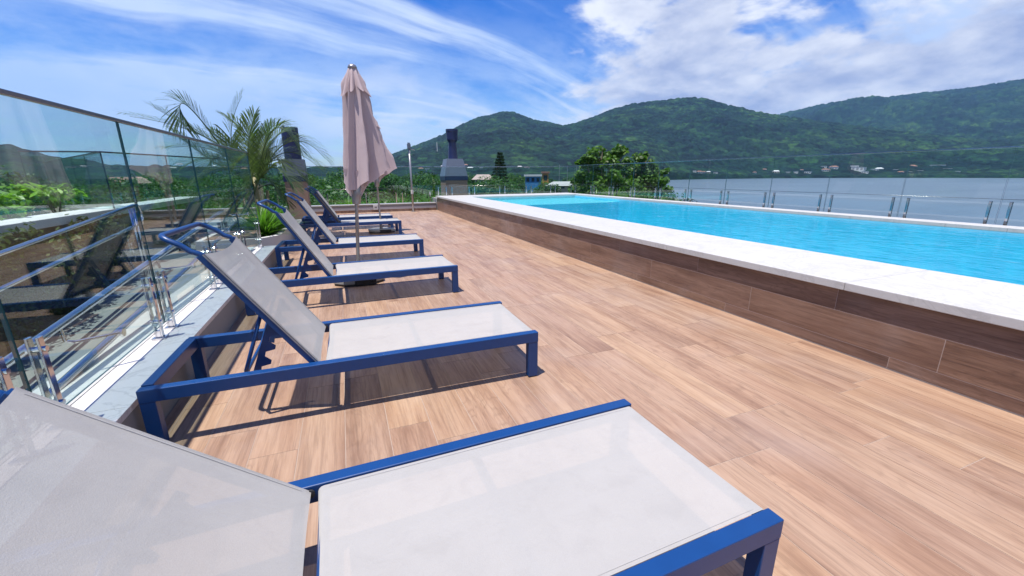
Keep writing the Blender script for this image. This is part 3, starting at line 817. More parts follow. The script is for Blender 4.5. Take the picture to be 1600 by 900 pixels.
SHN = [(-180, 1e5), (36, 1e5), (39.5, 700), (41.5, 120), (44, 62), (50, 44), (62, 40), (95, 55), (130, 200), (150, 1e5), (180, 1e5)]   # near shore distance
SHF = [(30, 560), (38, 700), (42.5, 850), (46, 930), (52, 1050), (60, 1120), (66, 1125), (73, 1100), (95, 1200), (150, 1500), (180, 1500)]
def height(az, r, canopy=True):
    x = r*np.sin(np.radians(az)); y = r*np.cos(np.radians(az))
    shn = np.interp(az, [p[0] for p in SHN], [p[1] for p in SHN]); shf = np.interp(az, [p[0] for p in SHF], [p[1] for p in SHF])
    n1 = fbm(x/420, y/420, 4, 3); n2 = fbm(x/130, y/130, 3, 21)
    def ridge(el, r0, rp, amp):
        top = np.tan(np.radians(el))*rp + CAMH
        t = np.clip((r-r0)/(rp-r0), 0, 1); back = np.clip((r-rp)/(rp*.5), 0, 1)
        edge = np.clip(t*3, 0, 1)*np.clip((1-t)*4, 0, 1)
        return -9+(top+9)*(t**1.25)*(1-back**1.5*.9)+edge*amp*(n1*1.0+n2*.45)*np.clip(top/150, 0, 1)
    z = np.full_like(r, -9.0)
    far1 = np.interp(az, [30, 41], [0, 1]); far1 = 520*(1-far1)+(shf+25)*far1
    z = np.maximum(z, ridge(tab(H1, az), far1, 1750.0, 42))
    z = np.maximum(z, ridge(tab(H2, az), np.maximum(shf+60, 1500), 3400.0, 95))
    z = np.maximum(z, ridge(tab(HL, az), 260, 700.0, 6)*1.0)
    z = z+np.clip((r-120)/200, 0, 1)*np.clip(n1*3+1, 0, 3)
    lake = np.clip((r-shn)/12, 0, 1)*np.clip((shf-r)/10, 0, 1)
    z = z*(1-lake)+(-13)*lake
    if canopy:
        k = np.clip((r-230)/90, 0, 1)*(1-np.clip(lake*2, 0, 1))*np.where((az > 41) & (r > shf-5), np.clip((r-shf)/260, .22, 1), 1)*np.where(az <= 41, np.clip((r-480)/400, .22, 1), 1)
        cell = 9.0+r*.004
        dm = np.sqrt(np.clip(1-(worley(x/19, y/19, 2)/.72)**2, 0, 1))*7.5+np.sqrt(np.clip(1-(worley(x/10, y/10, 7)/.75)**2, 0, 1))*3
        c = dm+np.abs(fbm(x/30, y/30, 3, 5))*6+vnoise(x/16, y/16, 8)*3
        z = z+k*(3.0+c*(1+.35*np.clip((r-1500)/1500, 0, 1)))
    return z
azs = np.concatenate([np.linspace(-180, -40, 70)[:-1], np.linspace(-40, 0, 330)[:-1], np.linspace(0, 80, 1150)[:-1], np.linspace(80, 180, 80)])
rs = np.concatenate([np.array([3., 12, 25, 40, 60, 85, 115, 150, 190, 230]), np.linspace(240, 700, 58)[:-1], np.linspace(700, 1800, 230)[:-1], np.linspace(1800, 3500, 130)[:-1], np.linspace(3500, 5300, 14), np.array([8000, 14000])])
A, Q = np.meshgrid(azs, rs, indexing='ij')
Z = height(A.copy(), Q.copy())
Z[Q > 5500] = -13
X = Q*np.sin(np.radians(A)); Y = Q*np.cos(np.radians(A))
V = np.stack([X, Y, Z], -1).reshape(-1, 3)
na, nr = len(azs), len(rs)
ii, jj = np.meshgrid(np.arange(na-1), np.arange(nr-1), indexing='ij'); a0 = (ii*nr+jj).ravel()
F = np.stack([a0, a0+1, a0+nr+1, a0+nr], -1)
me = bpy.data.meshes.new('hills'); me.vertices.add(len(V)); me.vertices.foreach_set('co', V.ravel())
me.loops.add(F.size); me.loops.foreach_set('vertex_index', F.ravel()); me.polygons.add(len(F))
me.polygons.foreach_set('loop_start', np.arange(0, F.size, 4)); me.polygons.foreach_set('loop_total', np.full(len(F), 4)); me.update(calc_edges=True); me.validate()
tm = Mat('forest canopy'); _v = tm.node('ShaderNodeNewGeometry').outputs['Position']
_mp = tm.node('ShaderNodeMapping', {'Vector': _v}); _mp.inputs['Scale'].default_value = (1, 1, 1.6); _v = _mp.outputs[0]
_vo = tm.node('ShaderNodeTexVoronoi', {'Vector': _v, 'Scale': .050, 'Randomness': 1.0}); _vo2 = tm.node('ShaderNodeTexVoronoi', {'Vector': _v, 'Scale': .12, 'Randomness': 1.0})
_n = tm.noise(_v, .006, 6, .62); _n3 = tm.noise(_v, .2, 4, .6)
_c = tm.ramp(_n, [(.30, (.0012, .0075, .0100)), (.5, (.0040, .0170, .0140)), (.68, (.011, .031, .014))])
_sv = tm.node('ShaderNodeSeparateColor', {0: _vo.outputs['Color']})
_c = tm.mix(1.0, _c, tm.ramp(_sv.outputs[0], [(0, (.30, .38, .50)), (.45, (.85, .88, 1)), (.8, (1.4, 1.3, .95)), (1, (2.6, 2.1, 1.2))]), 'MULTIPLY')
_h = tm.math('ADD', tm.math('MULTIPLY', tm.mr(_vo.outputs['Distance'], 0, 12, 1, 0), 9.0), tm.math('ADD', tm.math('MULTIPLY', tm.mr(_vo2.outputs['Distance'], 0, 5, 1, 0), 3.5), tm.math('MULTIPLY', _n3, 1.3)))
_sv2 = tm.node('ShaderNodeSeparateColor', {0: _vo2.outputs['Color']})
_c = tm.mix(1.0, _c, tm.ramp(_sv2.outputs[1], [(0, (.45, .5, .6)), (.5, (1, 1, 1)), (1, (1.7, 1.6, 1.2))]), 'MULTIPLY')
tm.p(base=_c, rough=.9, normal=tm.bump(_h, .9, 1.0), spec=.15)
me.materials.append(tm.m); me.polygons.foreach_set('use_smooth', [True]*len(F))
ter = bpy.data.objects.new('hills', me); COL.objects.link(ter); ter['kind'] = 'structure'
# lake
lm = Mat('lake water'); _v = lm.node('ShaderNodeNewGeometry').outputs['Position']
_mp = lm.node('ShaderNodeMapping', {'Vector': _v}); _mp.inputs['Scale'].default_value = (1, 1, 1)
_w = lm.math('ADD', lm.noise(_mp.outputs[0], .55, 5, .6), lm.math('MULTIPLY', lm.noise(_mp.outputs[0], 3.0, 3, .6), .35))
_s = lm.node('ShaderNodeMapping', {'Vector': _v}); _s.inputs['Rotation'].default_value = (0, 0, R(35)); _s.inputs['Scale'].default_value = (.004, .03, 1)
lm.p(base=lm.mix(lm.mr(lm.noise(_s.outputs[0], 1, 5, .6), .35, .65), (.07, .105, .155), (.11, .15, .205)), rough=.28, normal=lm.bump(_w, .9, .35), spec=.5)
m = MB(); m.quad((-9000, -9000, -10), (9000, -9000, -10), (9000, 9000, -10), (-9000, 9000, -10))
struct(m.build('lake', lm.m))

# ------------------------------------------------------------------ mid-distance trees
kinds = [make_tree_mesh(1, 10, 4.4, 38, 130, .42), make_tree_mesh(2, 9.5, 5.0, 42, 125, .42, trunkh=.35), make_tree_mesh(3, 10.5, 3.6, 34, 130, .40, trunkh=.4)]
near_kinds = [make_tree_mesh(11, 10, 4.4, 44, 300, .26), make_tree_mesh(12, 9.5, 5.0, 46, 290, .25, trunkh=.35), make_tree_mesh(13, 10.5, 3.6, 40, 280, .24, trunkh=.4)]
small = [(make_tree_mesh(5, 4.0, 1.9, 30, 170, .15, leaf_tree, .2)), make_tree_mesh(6, 3.6, 2.0, 30, 170, .15, leaf_tree, .15)]
rr = random.Random(4)
names_t = ['broad green tree', 'round bushy tree', 'tall narrow tree']
def gz(az, r): return float(height(np.array([az], float), np.array([r], float), False)[0])
def seen_az(az): return -36 < az < 80
placed = []
def try_tree(az, r, htop, k, group, label):
    x, y = r*math.sin(R(az)), r*math.cos(R(az))
    for (px, py, pr2) in placed:
        if (px-x)**2+(py-y)**2 < pr2: return False
    zb = gz(az, r); h = htop-zb; sc = h/(10, 9.5, 10.5)[k]
    placed.append((x, y, (2.6*sc)**2))
    place_tree('tree', label, 'tree', (near_kinds if r < 50 else kinds)[k], (x, y, zb-.2), rr.uniform(0, 6.28), sc, group); return True
cnt = 0
for (ra, rb, n, top0, top1, grp, lab) in (
    (21, 34, 44, -2.2, -.2, 'trees just below the far end of the terrace', 'green leafy tree just below the far glass fence'),
    (34, 75, 90, -.9, .9, 'trees in the belt beyond the terrace', 'dense green tree in the belt beyond the terrace'),
    (75, 230, 130, -.6, 2.2, 'far trees before the hills', 'distant dark green tree in front of the hills')):
    k_ = 0; tries = 0
    while k_ < n and tries < n*12:
        tries += 1
        az = rr.uniform(-33, 40.5) if rr.random() < .92 else rr.uniform(-33, -15)
        r = math.sqrt(rr.uniform(ra**2, rb**2))
        if az > 38 and r > 90: continue
        if 21.5 < az < 38 and 34 < r < 95 and rr.random() < .55: continue       # clearing with houses and jetties
        if az < 13 and r < 60: top0_, top1_ = top0+.4, top1+.9
        elif 22 < az < 39: top0_, top1_ = top0-1.2*(r > 30), top1-1.6*(r > 30)
        else: top0_, top1_ = top0, top1
        if try_tree(az, r, rr.uniform(top0_, top1_), rr.randrange(3), grp, lab): k_ += 1; cnt += 1
# Norfolk pine
def conifer(loc, h):
    rr = random.Random(9); cr = MB(); tr = MB(); tr.tube([(0, 0, 0), (0, 0, h)], [.28, .03], 8)
    z = h*.18
    while z < h*.99:
        u = (z/h-.18)/.82; L = (1-u)**.85*h*.185+.2; nb = 7
        for k in range(nb):
            a = k*2*math.pi/nb+z*1.7; d = Vector((math.cos(a), math.sin(a), 0)); l = L*rr.uniform(.8, 1.1)
            tr.tube([(0, 0, z), tuple(d*l*.5+Vector((0, 0, z-.04*l))), tuple(d*l+Vector((0, 0, z+.06*l)))], [.05, .03, .012], 4)
            for q in range(int(16+l*12)):
                s = rr.uniform(.15, 1)*l; p = d*s+Vector((0, 0, z+rr.uniform(-.08, .14)))
                sd = Vector((-d.y, d.x, 0))*rr.choice((-1, 1))*rr.uniform(.1, .45)*(1.1-s/l*.6)*min(1, l)
                e = p+sd+d*.15+Vector((0, 0, rr.uniform(-.05, .12))); w = Vector((0, 0, .10))
                cr.quad(p-w*.5, e-w*.6, e+w*1.0, p+w*1.1)
        z += h*.032
    t = thing('norfolk_pine', 'dark tiered conifer rising above the far fence between chimney and pool', 'conifer', loc)
    cr.build('crown', leaf_dark, t); tr.build('trunk', bark, t)
p = on_y(781, 238, 60)
conifer((p.x, 60, -9), p.z+9)

# big broad-leaved tree at the pool's far corner
def big_tree():
    rr = random.Random(21)
    t = thing('broad_leaved_tree', 'large broad leaved tree with branching crown behind the far right corner of the pool', 'tree', (15.6, 22, -9))
    cr = MB(); tr = MB(); base_ = Vector((15.6, 22, -9))
    tr.tube([(0, 0, 0), (.1, .1, 3), (-.1, 0, 5.5)], [.34, .27, .22], 10)
    tips = [((940, 240), 1.15, 21.6), ((915, 243), .6, 21.4), ((962, 236), .9, 22.3), ((998, 246), .9, 22), ((1010, 242), .65, 21.7), ((925, 268), 1.1, 22), ((950, 262), 1.3, 21.3), ((985, 262), 1.3, 22.4), ((1020, 268), 1.0, 21.8), ((1034, 288), .8, 22), ((910, 285), 1.0, 22.2), ((940, 292), 1.4, 21.5), ((975, 288), 1.5, 21.4), ((1005, 290), 1.3, 22.3), ((960, 305), 1.5, 22), ((1000, 306), 1.3, 21.8), ((920, 308), 1.3, 21.7), ((968, 246), .7, 21.8), ((1030, 262), .6, 22.4)]
    for (uv, rad, yy) in tips:
        c = on_y(uv[0], uv[1]+8, yy)-base_; rad *= .9
        s = Vector((-.1, 0, 5.5)); mid = s.lerp(c, .55)+Vector((rr.uniform(-.3, .3), rr.uniform(-.3, .3), -.5))
        tr.tube([s, mid, c, c+Vector((rr.uniform(-.2, .2), 0, rad*.6))], [.11, .06, .035, .012], 6)
        for q in range(7):
            d = Vector((rr.gauss(0, 1), rr.gauss(0, 1), rr.gauss(0, .8))).normalized()*rad*rr.uniform(.4, .9)
            tr.tube([c*.97, c+d*.6, c+d], [.025, .014, .006], 4)
            leaf_cloud(cr, c+d, (rad*.38, rad*.38, rad*.32), int(36+50*rad), .23, rr, shell=.2, up_b=.5, aspect=.62)
    cr.build('crown', leaf_big, t); tr.build('trunk', bark, t)
big_tree()

# strap-leaved tufts along the far edges
def tuft_mesh(seed, n, L, w, droop=.6, mat=leaf_grass):
    rr = random.Random(seed); mb = MB()
    for _ in range(n):
        a = rr.uniform(0, 6.28); el = rr.uniform(.35, 1.45); l = L*rr.uniform(.6, 1.1); d = Vector((math.cos(a), math.sin(a), 0)); sd = Vector((-d.y, d.x, 0))*w*.5
        k0 = len(mb.v); o0 = d*rr.uniform(0, L*.10)
        for k in range(5):
            u = k/4; p = o0+d*(l*u*math.cos(el)+l*droop*.35*u*u)+Vector((0, 0, l*u*math.sin(el)-l*droop*.45*u**2.3)); ww = (1-u**2.2)*.9+.1
            mb.v += [tuple(p-sd*ww), tuple(p+sd*ww)]
        for k in range(4): q = k0+k*2; mb.face((q, q+1, q+3, q+2))
    return mb.mesh('leaves', mat)
tuf = [tuft_mesh(1, 130, .62, .026), tuft_mesh(2, 90, .75, .035, .5)]
for i, (u, v, y, s) in enumerate(((1010, 312, 17.5, 1.0), (1032, 316, 16.8, .9), (985, 310, 18, 1.1), (1054, 322, 16.4, .8), (960, 309, 18.5, 1.1), (930, 309, 19, 1.1))):
    p = on_y(u, v, y)
    t = thing('spiky_plant', 'spiky strap leaved plant at the foot of the broad leaved tree', 'plant', (p.x, p.y, p.z-.25), i*1.3, 'spiky plants below the broad leaved tree'); t.scale = (s*1.3,)*3
    put('leaves', tuf[1], t)
for i, (u, v, y, s) in enumerate(((665, 314, 16.1, 1), (650, 317, 16.0, .9), (684, 312, 16.4, 1), (622, 317, 16.3, 1.1), (600, 318, 16.2, .9), (575, 320, 16.4, 1.0), (545, 320, 16.2, 1.1), (520, 322, 16.5, .9))):
    p = on_y(u, v, y)
    t = thing('spiky_plant', 'grassy tuft growing right behind the end kerb glass', 'plant', (p.x, p.y, p.z-.35), i*2.1, 'grassy tufts behind the end kerb'); t.scale = (s*1.4,)*3
    put('leaves', tuf[0], t)
for i in range(16):
    az = -7+i*1.9+rr.uniform(-.5, .5); r = rr.uniform(18.3, 21); x, y = r*math.sin(R(az)), r*math.cos(R(az))
    place_tree('shrub', 'loose green shrub below the end of the terrace', 'shrub', small[i % 2], (x, y, rr.uniform(-4.3, -3.5)), rr.uniform(0, 6), rr.uniform(.8, 1.0), 'shrubs below the end of the terrace')

# ------------------------------------------------------------------ planters, palm and shrubs
pl = thing('planter', 'low pale planter with chamfered corner between the near glass fence and the fifth lounger', 'planter', (-1.4, 8.6, 0))
poly = [(-2.05, 7.25), (-1.22, 7.25), (-.99, 7.55), (-.96, 9.9), (-1.2, 10.4), (-1.80, 10.4), (-2.05, 9.4)]
ins = [(-1.98, 7.33), (-1.26, 7.33), (-1.07, 7.58), (-1.04, 9.87), (-1.24, 10.32), (-1.76, 10.32), (-1.97, 9.35)]
mb = MB(); k = len(poly)
oo = [(p[0]+1.4, p[1]-8.6) for p in poly]; iN = [(p[0]+1.4, p[1]-8.6) for p in ins]
mb.v = [(p[0], p[1], 0) for p in oo]+[(p[0], p[1], .30) for p in oo]+[(p[0], p[1], .30) for p in iN]+[(p[0], p[1], .22) for p in iN]
for i in range(k):
    j = (i+1) % k
    for q in range(3): mb.face((q*k+i, q*k+j, (q+1)*k+j, (q+1)*k+i))
mb.build('planter_wall', render_white, pl)
mb = MB(); mb.v = [(p[0], p[1], .235) for p in iN]; mb.face(range(k)); mb.build('soil', soil, pl)
# shrub clumps in the planter
for i, (x, y, s, lab) in enumerate(((-1.28, 7.95, 1.0, 'bright green strap leaved clump at the planter corner beside the third lounger handle'), (-1.22, 8.75, .9, 'dark green strap leaved clump in the planter behind the fourth lounger'), (-1.3, 9.6, .85, 'strap leaved clump at the far end of the planter'))):
    t = thing('leafy_clump', lab, 'plant', (x, y, .23), i*2, 'strap leaved clumps in the planter'); t.scale = (s*1.1, s*1.1, s*1.15)
    put('leaves', tuft_mesh(30+i, 420, .60, .020, .50, leaf_grass), t)
def palm():
    rr = random.Random(5); base_ = Vector((-1.5, 9.3, .24))
    t = thing('palm_tree', 'feathery palm growing from the planter, fronds arching above the left glass fence', 'palm', base_)
    for dx_, dy_, hh in ((0, 0, .95), (-.14, .10, .8), (.12, .12, .7), (.02, -.14, .55)):
        MB().tube([(dx_, dy_, 0), (dx_*1.1, dy_, hh*.5), (dx_*1.3, dy_*1.3, hh)], [.045, .036, .028], 10).build('stem', simple('palm stem', (.22, .20, .10), .7, 0, .3, 30), t, smooth=True)
    C0 = on_y(395, 285, 9.3)-base_
    # (mid, tip) as surveyed spots, depth shift of the tip
    fr = [((362, 225), (378, 150), 0.1, 1), ((300, 172), (288, 200), -.3, 1.0), ((340, 225), (203, 182), -.2, 1), ((350, 235), (240, 168), .5, .9),
          ((408, 215), (443, 196), .3, 1), ((425, 205), (466, 232), -.4, 1), ((452, 222), (508, 248), -.2, 1), ((440, 240), (498, 262), .5, .8),
          ((345, 240), (262, 232), .5, .9), ((352, 262), (300, 290), -.6, .9), ((425, 262), (462, 296), -.6, .8), ((405, 250), (418, 200), .8, .9),
          ((372, 250), (330, 205), .8, .9), ((365, 280), (322, 318), -.5, .8), ((418, 280), (442, 312), -.3, .7), ((388, 235), (398, 178), -.5, .9), ((350, 250), (285, 262), .9, .8), ((432, 250), (480, 285), .8, .8), ((340, 268), (312, 330), .4, .7), ((372, 300), (350, 345), -.5, .6), ((415, 238), (446, 262), 1.0, .8), ((360, 240), (322, 262), 1.1, .8), ((395, 225), (352, 182), 1.0, .8), ((428, 290), (452, 322), .6, .6), ((420, 225), (455, 205), .9, .8), ((330, 250), (270, 205), .2, .9)]
    for (mu, tu, dep, s) in fr:
        A_ = C0+Vector((rr.uniform(-.06, .06), rr.uniform(-.06, .06), rr.uniform(-.25, .05)))
        Mm = on_y(mu[0], mu[1], 9.3+dep*.55)-base_; T_ = on_y(tu[0], tu[1], 9.3+dep)-base_
        # quadratic through A, M, T
        Cc = Mm*2-(A_+T_)*.5
        pts = [A_*(1-u)**2+Cc*2*u*(1-u)+T_*u*u for u in np.linspace(0, 1, 26)]
        mb = MB(); mb.mi = 0; mb.tube(pts, [.013*(1-i/26)+.002 for i in range(26)], 5)
        L = sum((pts[i+1]-pts[i]).length for i in range(25))
        nl = int(60*s)
        for k in range(nl):
            u = .14+.86*(k/nl); i = min(24, int(u*25)); p = pts[i].lerp(pts[i+1], u*25-i); d = (pts[i+1]-pts[i]).normalized()
            sidev = d.cross(Vector((0, 0, 1)))
            if sidev.length < .1: sidev = Vector((1, 0, 0))
            sidev.normalize(); upn = sidev.cross(d)
            for sg in (-1, 1):
                ll = L*.36*math.sin(math.pi*(.12+.80*u))**.7*rr.uniform(.85, 1.1)
                ll = min(ll, .42)
                dr = (d*(.62+.5*u)+sidev*sg*(.78-.25*u)+upn*.28+Vector((rr.uniform(-.08, .08),)*3)).normalized()
                w = .0080; wv = dr.cross(upn).normalized()*w
                q0 = p; q1 = p+dr*ll*.45; q2 = p+dr*ll*.8-Vector((0, 0, ll*.07)); q3 = p+dr*ll-Vector((0, 0, ll*.20))
                n0 = len(mb.v); mb.v += [tuple(q0-wv*.4), tuple(q0+wv*.4), tuple(q1-wv), tuple(q1+wv), tuple(q2-wv*.7), tuple(q2+wv*.7), tuple(q3)]
                mb.face((n0, n0+1, n0+3, n0+2)); mb.face((n0+2, n0+3, n0+5, n0+4)); mb.face((n0+4, n0+5, n0+6))
        mb.build('frond', leaf_palm, t)
palm()
# bed with shrubs left of the ramp
bed = thing('planting_bed', 'raised shrub bed with pale rim beyond the ramp, behind the nearest glass', 'planter', (-3.6, 4, 0))
m = MB(); m.bx(-3.25+3.6, -2.95+3.6, -5, 7.25, -.7, .70); m.build('bed_wall', simple('mossy wall', (.038, .046, .022), .9, 0, .5, 5, .5, .02), bed)
m = MB(); m.bx(-3.30+3.6, -2.90+3.6, -5, 7.25, .702, .79); m.build('rim', render_white, bed, bevel=.005)
m = MB(); m.bx(-6+3.6, -3.30+3.6, -5, 7.25, -.7, .66); m.build('soil', soil, bed)
for i in range(15):
    y = .2+i*.52; s = rr.uniform(.85, 1.15)
    mb = MB(); r2 = random.Random(100+i)
    for q in range(9): leaf_cloud(mb, (r2.uniform(-.22, .22), r2.uniform(-.3, .3), r2.uniform(.12, .42)), (.16, .2, .15), 46, .13, r2, shell=.2, up_b=.7, aspect=.42)
    st = MB()
    for q in range(5): st.tube([(0, 0, 0), (r2.uniform(-.15, .15), r2.uniform(-.2, .2), .35)], [.01, .005], 5)
    t = thing('shrub', 'bright yellow green shrub in the raised bed beyond the ramp', 'shrub', (-3.50-rr.random()*.25, y, .66), 0, 'bright shrubs in the raised bed'); t.scale = (s, s, s)
    mb.build('foliage', leaf_bright, t); st.build('stem', bark, t)
for i in range(20):
    y = .2+i*.36
    mb = MB(); r2 = random.Random(200+i)
    for q in range(10): leaf_cloud(mb, (r2.uniform(-.06, .12), r2.uniform(-.4, .4), r2.uniform(-.45, .40)), (.09, .2, .14), 46, .07, r2, shell=.2, up_b=.6, aspect=.5)
    t = tag(mb.build('trailing_plant', leaf_hang, None, loc=(-2.86, y, .28)), 'dark trailing greenery hanging over the bed wall beside the ramp rail', 'plant', 'trailing plants over the bed wall')

# ------------------------------------------------------------------ chimneys, pole, box
def chimney(label, c, w, z0, zb1, zh1, zt, dw, tw, yy, flare=True):
    t = thing('chimney', label, 'chimney', (c, yy, z0)); h = lambda z: z-z0
    MB().bx(-w/2, w/2, -w/2, w/2, 0, h(zb1)-.10).build('stack', stucco_tan, t, bevel=.004)
    MB().bx(-w/2-.02, w/2+.02, -w/2-.02, w/2+.02, h(zb1)-.099, h(zb1)+.06).build('band', duct_blue, t, bevel=.004)
    mb = MB(); b = w/2+.02; u = dw/2+.06; za, zc = h(zb1)+.061, h(zh1)
    mb.v = [(-b, -b, za), (b, -b, za), (b, b, za), (-b, b, za), (-u, -u, zc), (u, -u, zc), (u, u, zc), (-u, u, zc)]
    for f in ((0, 1, 5, 4), (1, 2, 6, 5), (2, 3, 7, 6), (3, 0, 4, 7), (4, 5, 6, 7), (3, 2, 1, 0)): mb.face(f)
    mb.build('hood', hood_metal, t)
    if flare:
        zf = h(zt)-.50
        prof = [(.195, zc), (.175, zc+.14), (.145, zf), (.15, zf+.03), (tw/2-.01, zf+.12), (tw/2, h(zt)-.10), (tw/2+.012, h(zt)-.08), (tw/2+.012, h(zt)), (tw/2-.03, h(zt)), (tw/2-.04, h(zt)-.2), (.001, h(zt)-.2)]
    else: prof = [(dw/2, zc), (dw/2, h(zt)), (dw/2-.02, h(zt)), (dw/2-.03, h(zt)-.2), (.001, h(zt)-.2)]
    MB().lathe(prof, n=28).build('duct', duct_blue, t, smooth=False)
chimney('tan chimney stack with grey hood and dark blue flared duct beside the far pool corner', 4.12, .86, -.6, 1.10, 1.80, 2.88, .50, .44, 16.6)
chimney('chimney with dark blue duct rising behind the palm fronds', -1.20, .56, -.2, 1.15, 1.66, 2.52, .44, .44, 13.9, False)
pt = thing('slim_pole', 'slim grey metal pole with small fitting on top at the end of the deck', 'pole', (2.20, 14.75, 0))
MB().tube([(0, 0, .01), (0, 0, 2.05)], .032, 12).build('pole', pole_metal, pt, smooth=True)
MB().tube([(0, 0, 0), (0, 0, .012)], .09, 16).build('base_flange', pole_metal, pt)
mb = MB(); mb.bx(-.06, .05, -.05, .05, 2.05, 2.20); mb.bx(-.045, .035, -.035, .035, 2.20, 2.24); mb.build('head', hood_metal, pt, bevel=.008)
MB().tube([(.04, 0, 2.04), (.16, 0, 2.01), (.17, 0, 1.99)], .012, 8).build('arm', pole_metal, pt)
MB().tube([(.0, -.035, .60), (.0, -.035, .72)], .045, 10).build('valve', render_white, pt)
bx_ = thing('socket_box', 'small white electrical box with dark sockets fixed on the end kerb', 'electrical box', (1.0, YE-.03, .10))
MB().bx(-.075, .075, -.02, .012, -.02, .14).build('box', render_white, bx_, bevel=.004)
MB().bx(-.03, -.005, -.024, -.0205, .05, .085).build('socket', black_rubber, bx_); MB().bx(.008, .033, -.024, -.0205, .05, .085).build('socket', black_rubber, bx_)

# ------------------------------------------------------------------ houses, boats
wall_w = simple('white house wall', (.60, .59, .57), .8, 0, .05, 2)
wall_c = simple('cream house wall', (.45, .37, .28), .8, 0, .08, 2)
wall_b = simple('blue house wall', (.03, .17, .36), .6, 0, .05, 2)
wall_o = simple('orange house wall', (.42, .20, .05), .8, 0, .05, 2)
roof_r = simple('terracotta roof', (.22, .11, .08), .85, 0, .25, 3)
roof_w = simple('pale roof', (.5, .5, .5), .7, 0, .08, 3)
roof_g = simple('grey roof', (.30, .29, .29), .8, 0, .12, 3)
win_m = simple('dark window', (.02, .03, .04), .1)
def house(label, loc, w, d, h, wall, roof, rz, flat=False, group=None, nwin=3):
    t = thing('house', label, 'house', loc, rz, group)
    MB().bx(-w/2, w/2, -d/2, d/2, -3, h).build('wall', wall, t)
    if flat: MB().bx(-w/2-.3, w/2+.3, -d/2-.3, d/2+.3, h+.01, h+.45).build('roof', roof, t)
    else:
        rh = d*.24; mb = MB(); W, D_ = w/2+.5, d/2+.6
        mb.v = [(-W, -D_, h), (W, -D_, h), (W, D_, h), (-W, D_, h), (-W*.55, 0, h+rh), (W*.55, 0, h+rh)]
        for f in ((0, 1, 5, 4), (2, 3, 4, 5), (1, 2, 5), (3, 0, 4), (3, 2, 1, 0)): mb.face(f)
        mb.build('roof', roof, t)
    floors = max(1, int(h/3))
    for fl in range(floors):
        for k in range(nwin):
            x = -w/2+w*(k+.5)/nwin; MB().bx(x-w/nwin*.28, x+w/nwin*.28, -d/2-.04, -d/2+.02, fl*3+min(.9, h*.3), fl*3+min(2.3, h*.8)).build('window', win_m, t)
    return t
def place_house(u, v, pxw, label, wall, roof, flat=False, group=None, hf=.45, rmin=None, rfix=None):
    az, el = azel(u, v)
    if rfix: r = rfix; z = CAMH+math.tan(R(el))*r
    else:
        shf = float(np.interp(az, [p[0] for p in SHF], [p[1] for p in SHF])); r = max(rmin or 0, shf+12)
        for _ in range(60):
            z = gz(az, r)
            if math.degrees(math.atan2(z+3-CAMH, r)) >= el: break
            r += 12
        z += 3.0
    w = pxw/FPX*r*(.75 if rmin is None else 1); h = max(2.6, w*.30 if rmin is None else w*hf)
    x, y = r*math.sin(R(az)), r*math.cos(R(az))
    return house(label, (x, y, z), w, w*.7, h, wall, roof, -R(az)+rr.uniform(-.3, .3), flat, group)
far = [(1101, 262, 7, 0), (1099, 271, 6, 1), (1118, 272, 6, 0), (1194, 267, 6, 1), (1212, 271, 9, 2), (1243, 271, 5, 0), (1262, 272, 8, 3), (1286, 265, 7, 0), (1302, 266, 10, 1), (1334, 263, 9, 0), (1341, 268, 14, 3), (1373, 267, 8, 2), (1382, 257, 7, 1), (1399, 267, 5, 0), (1424, 264, 9, 4), (1437, 269, 6, 0), (1463, 264, 14, 0), (1478, 267, 9, 3), (1520, 261, 10, 2), (1545, 262, 7, 4), (1500, 258, 7, 4), (1085, 278-8, 5, 0), (1040, 287-12, 9, 1)]
rf = random.Random(77)
far += [(u+rf.uniform(-16, 16), min(271, max(252, v+rf.uniform(-7, 5))), rf.uniform(4, 8), rf.randrange(5)) for (u, v, w, k) in far[:21]]
for (u, v, w, k) in far:
    wall, roof = ((wall_w, roof_w), (wall_w, roof_r), (wall_c, roof_w), (wall_w, roof_g), (wall_c, roof_r))[k]
    lab = ('white house with pale roof', 'white house with terracotta roof', 'cream house with pale roof', 'long white house with grey roof', 'cream house with terracotta roof')[k]
    place_house(u, v, w*1.15, lab+' among trees on the far lake shore', wall, roof, k in (0, 3), 'houses on the far lake shore, '+lab)
for (u, v, w, k) in [(652, 254, 5, 0), (672, 258, 5, 1), (636, 262, 6, 0), (658, 266, 7, 1), (668, 267, 6, 0), (692, 263, 5, 2), (722, 254, 7, 0), (727, 262, 7, 1), (735, 265, 8, 2), (731, 244, 6, 1), (752, 266, 5, 0), (612, 266, 6, 1), (798, 259, 5, 0), (812, 264, 7, 2), (823, 265, 7, 1), (540, 268, 6, 2)]:
    wall, roof = ((wall_w, roof_w), (wall_w, roof_r), (wall_c, roof_w))[k]
    lab = ('small white house with pale roof', 'small white house with terracotta roof', 'small cream house with pale roof')[k]
    place_house(u, v+1, w, lab+' at the foot of the left hill', wall, roof, k == 0, 'houses at the hill foot, '+lab, rmin=520)
house('white house with pinkish roof between the chimney and the conifer', on_y(755, 291, 62), 2.4, 3, 1.0, wall_w, simple('pink roof', (.34, .24, .22), .8), -.3)
house('flat bright blue building with white roof beyond the pool end', on_y(833, 287, 95), 3.6, 4, 1.7, wall_b, roof_w, -.45, True)
house('small orange building right of the bright blue one', on_y(852, 286, 100), 1.6, 3, 2.4, wall_o, roof_r, -.45, True, nwin=1)
house('long low grey roofed shed by the jetties', on_y(878, 296, 70), 5, 3, .7, wall_c, roof_g, -.5)
house('brown roofed house half hidden by trees, seen through the left glass', on_z(205, 300, -3.5), 14, 9, 2.6, wall_c, roof_r, .3)
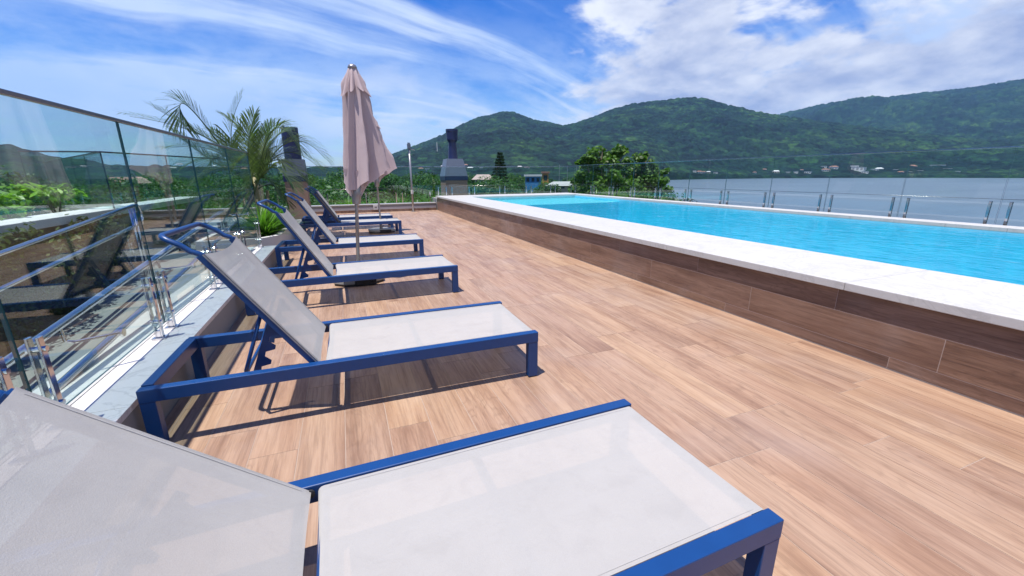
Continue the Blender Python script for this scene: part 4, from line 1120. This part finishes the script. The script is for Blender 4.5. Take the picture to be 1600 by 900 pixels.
def boat(u, v, y, s, label):
    p = on_y(u, v, y); t = thing('sailboat', label, 'boat', (p.x, p.y, p.z), rr.uniform(0, 3)); t.scale = (s, s, s)
    mb = MB(); n = 12; sec = []
    for i in range(n+1):
        x = -3+6*i/n; w = 1.0*math.sqrt(max(0.0, 1-((x+.6)/3.6)**2))+.02; k0 = len(mb.v)
        mb.v += [(x, -w, .6), (x, -w*.6, .1), (x, 0, -.15), (x, w*.6, .1), (x, w, .6)]
    for i in range(n):
        for j in range(4): a = i*5+j; mb.face((a, a+1, a+6, a+5))
        a = i*5; mb.face((a, a+5, a+9, a+4))
    mb.build('hull', wall_w, t); MB().bx(-1, .9, -.5, .5, .6, 1.0).build('cabin', wall_w, t, bevel=.1)
    MB().tube([(.4, 0, .6), (.4, 0, 6.2)], .06, 6).build('mast', pole_metal, t); MB().tube([(.4, 0, 1.4), (-2.2, 0, 1.5)], .06, 6).build('boom', pole_metal, t)
for u, v, y, s, l in ((873, 296, 80, .8, 'small white sailboat moored left of the broad leaved tree, nearest the blue building'), (888, 297, 76, .75, 'small white sailboat moored in the middle of the three beside the grey roofed shed'), (900, 297, 84, .85, 'small white sailboat moored closest to the broad leaved tree')):
    boat(u, v, y, s, l)
# mast on the hillside
p = azel(684, 250)
r = 900; az = p[0]; zz = gz(az, r); tm_ = thing('radio_mast', 'thin white and grey radio mast on the lower slope left of the chimney', 'mast', (r*math.sin(R(az)), r*math.cos(R(az)), zz))
MB().tube([(0, 0, 0), (0, 0, 32)], .8, 6).build('mast_tube', render_white, tm_)

# ------------------------------------------------------------------ haze
hz = MB().bx(-9400, 9400, -9400, 9400, -30, 620).build('haze', [])
hz['kind'] = 'stuff'
hm_ = bpy.data.materials.new('haze air'); hm_.use_nodes = True; nt = hm_.node_tree; nt.nodes.clear()
pv = nt.nodes.new('ShaderNodeVolumePrincipled'); pv.inputs['Color'].default_value = (.26, .58, 1.0, 1); pv.inputs['Density'].default_value = .000085; pv.inputs['Anisotropy'].default_value = .2
ou = nt.nodes.new('ShaderNodeOutputMaterial'); nt.links.new(pv.outputs[0], ou.inputs['Volume']); hz.data.materials.append(hm_)
print('planks', np_, 'trees', cnt)
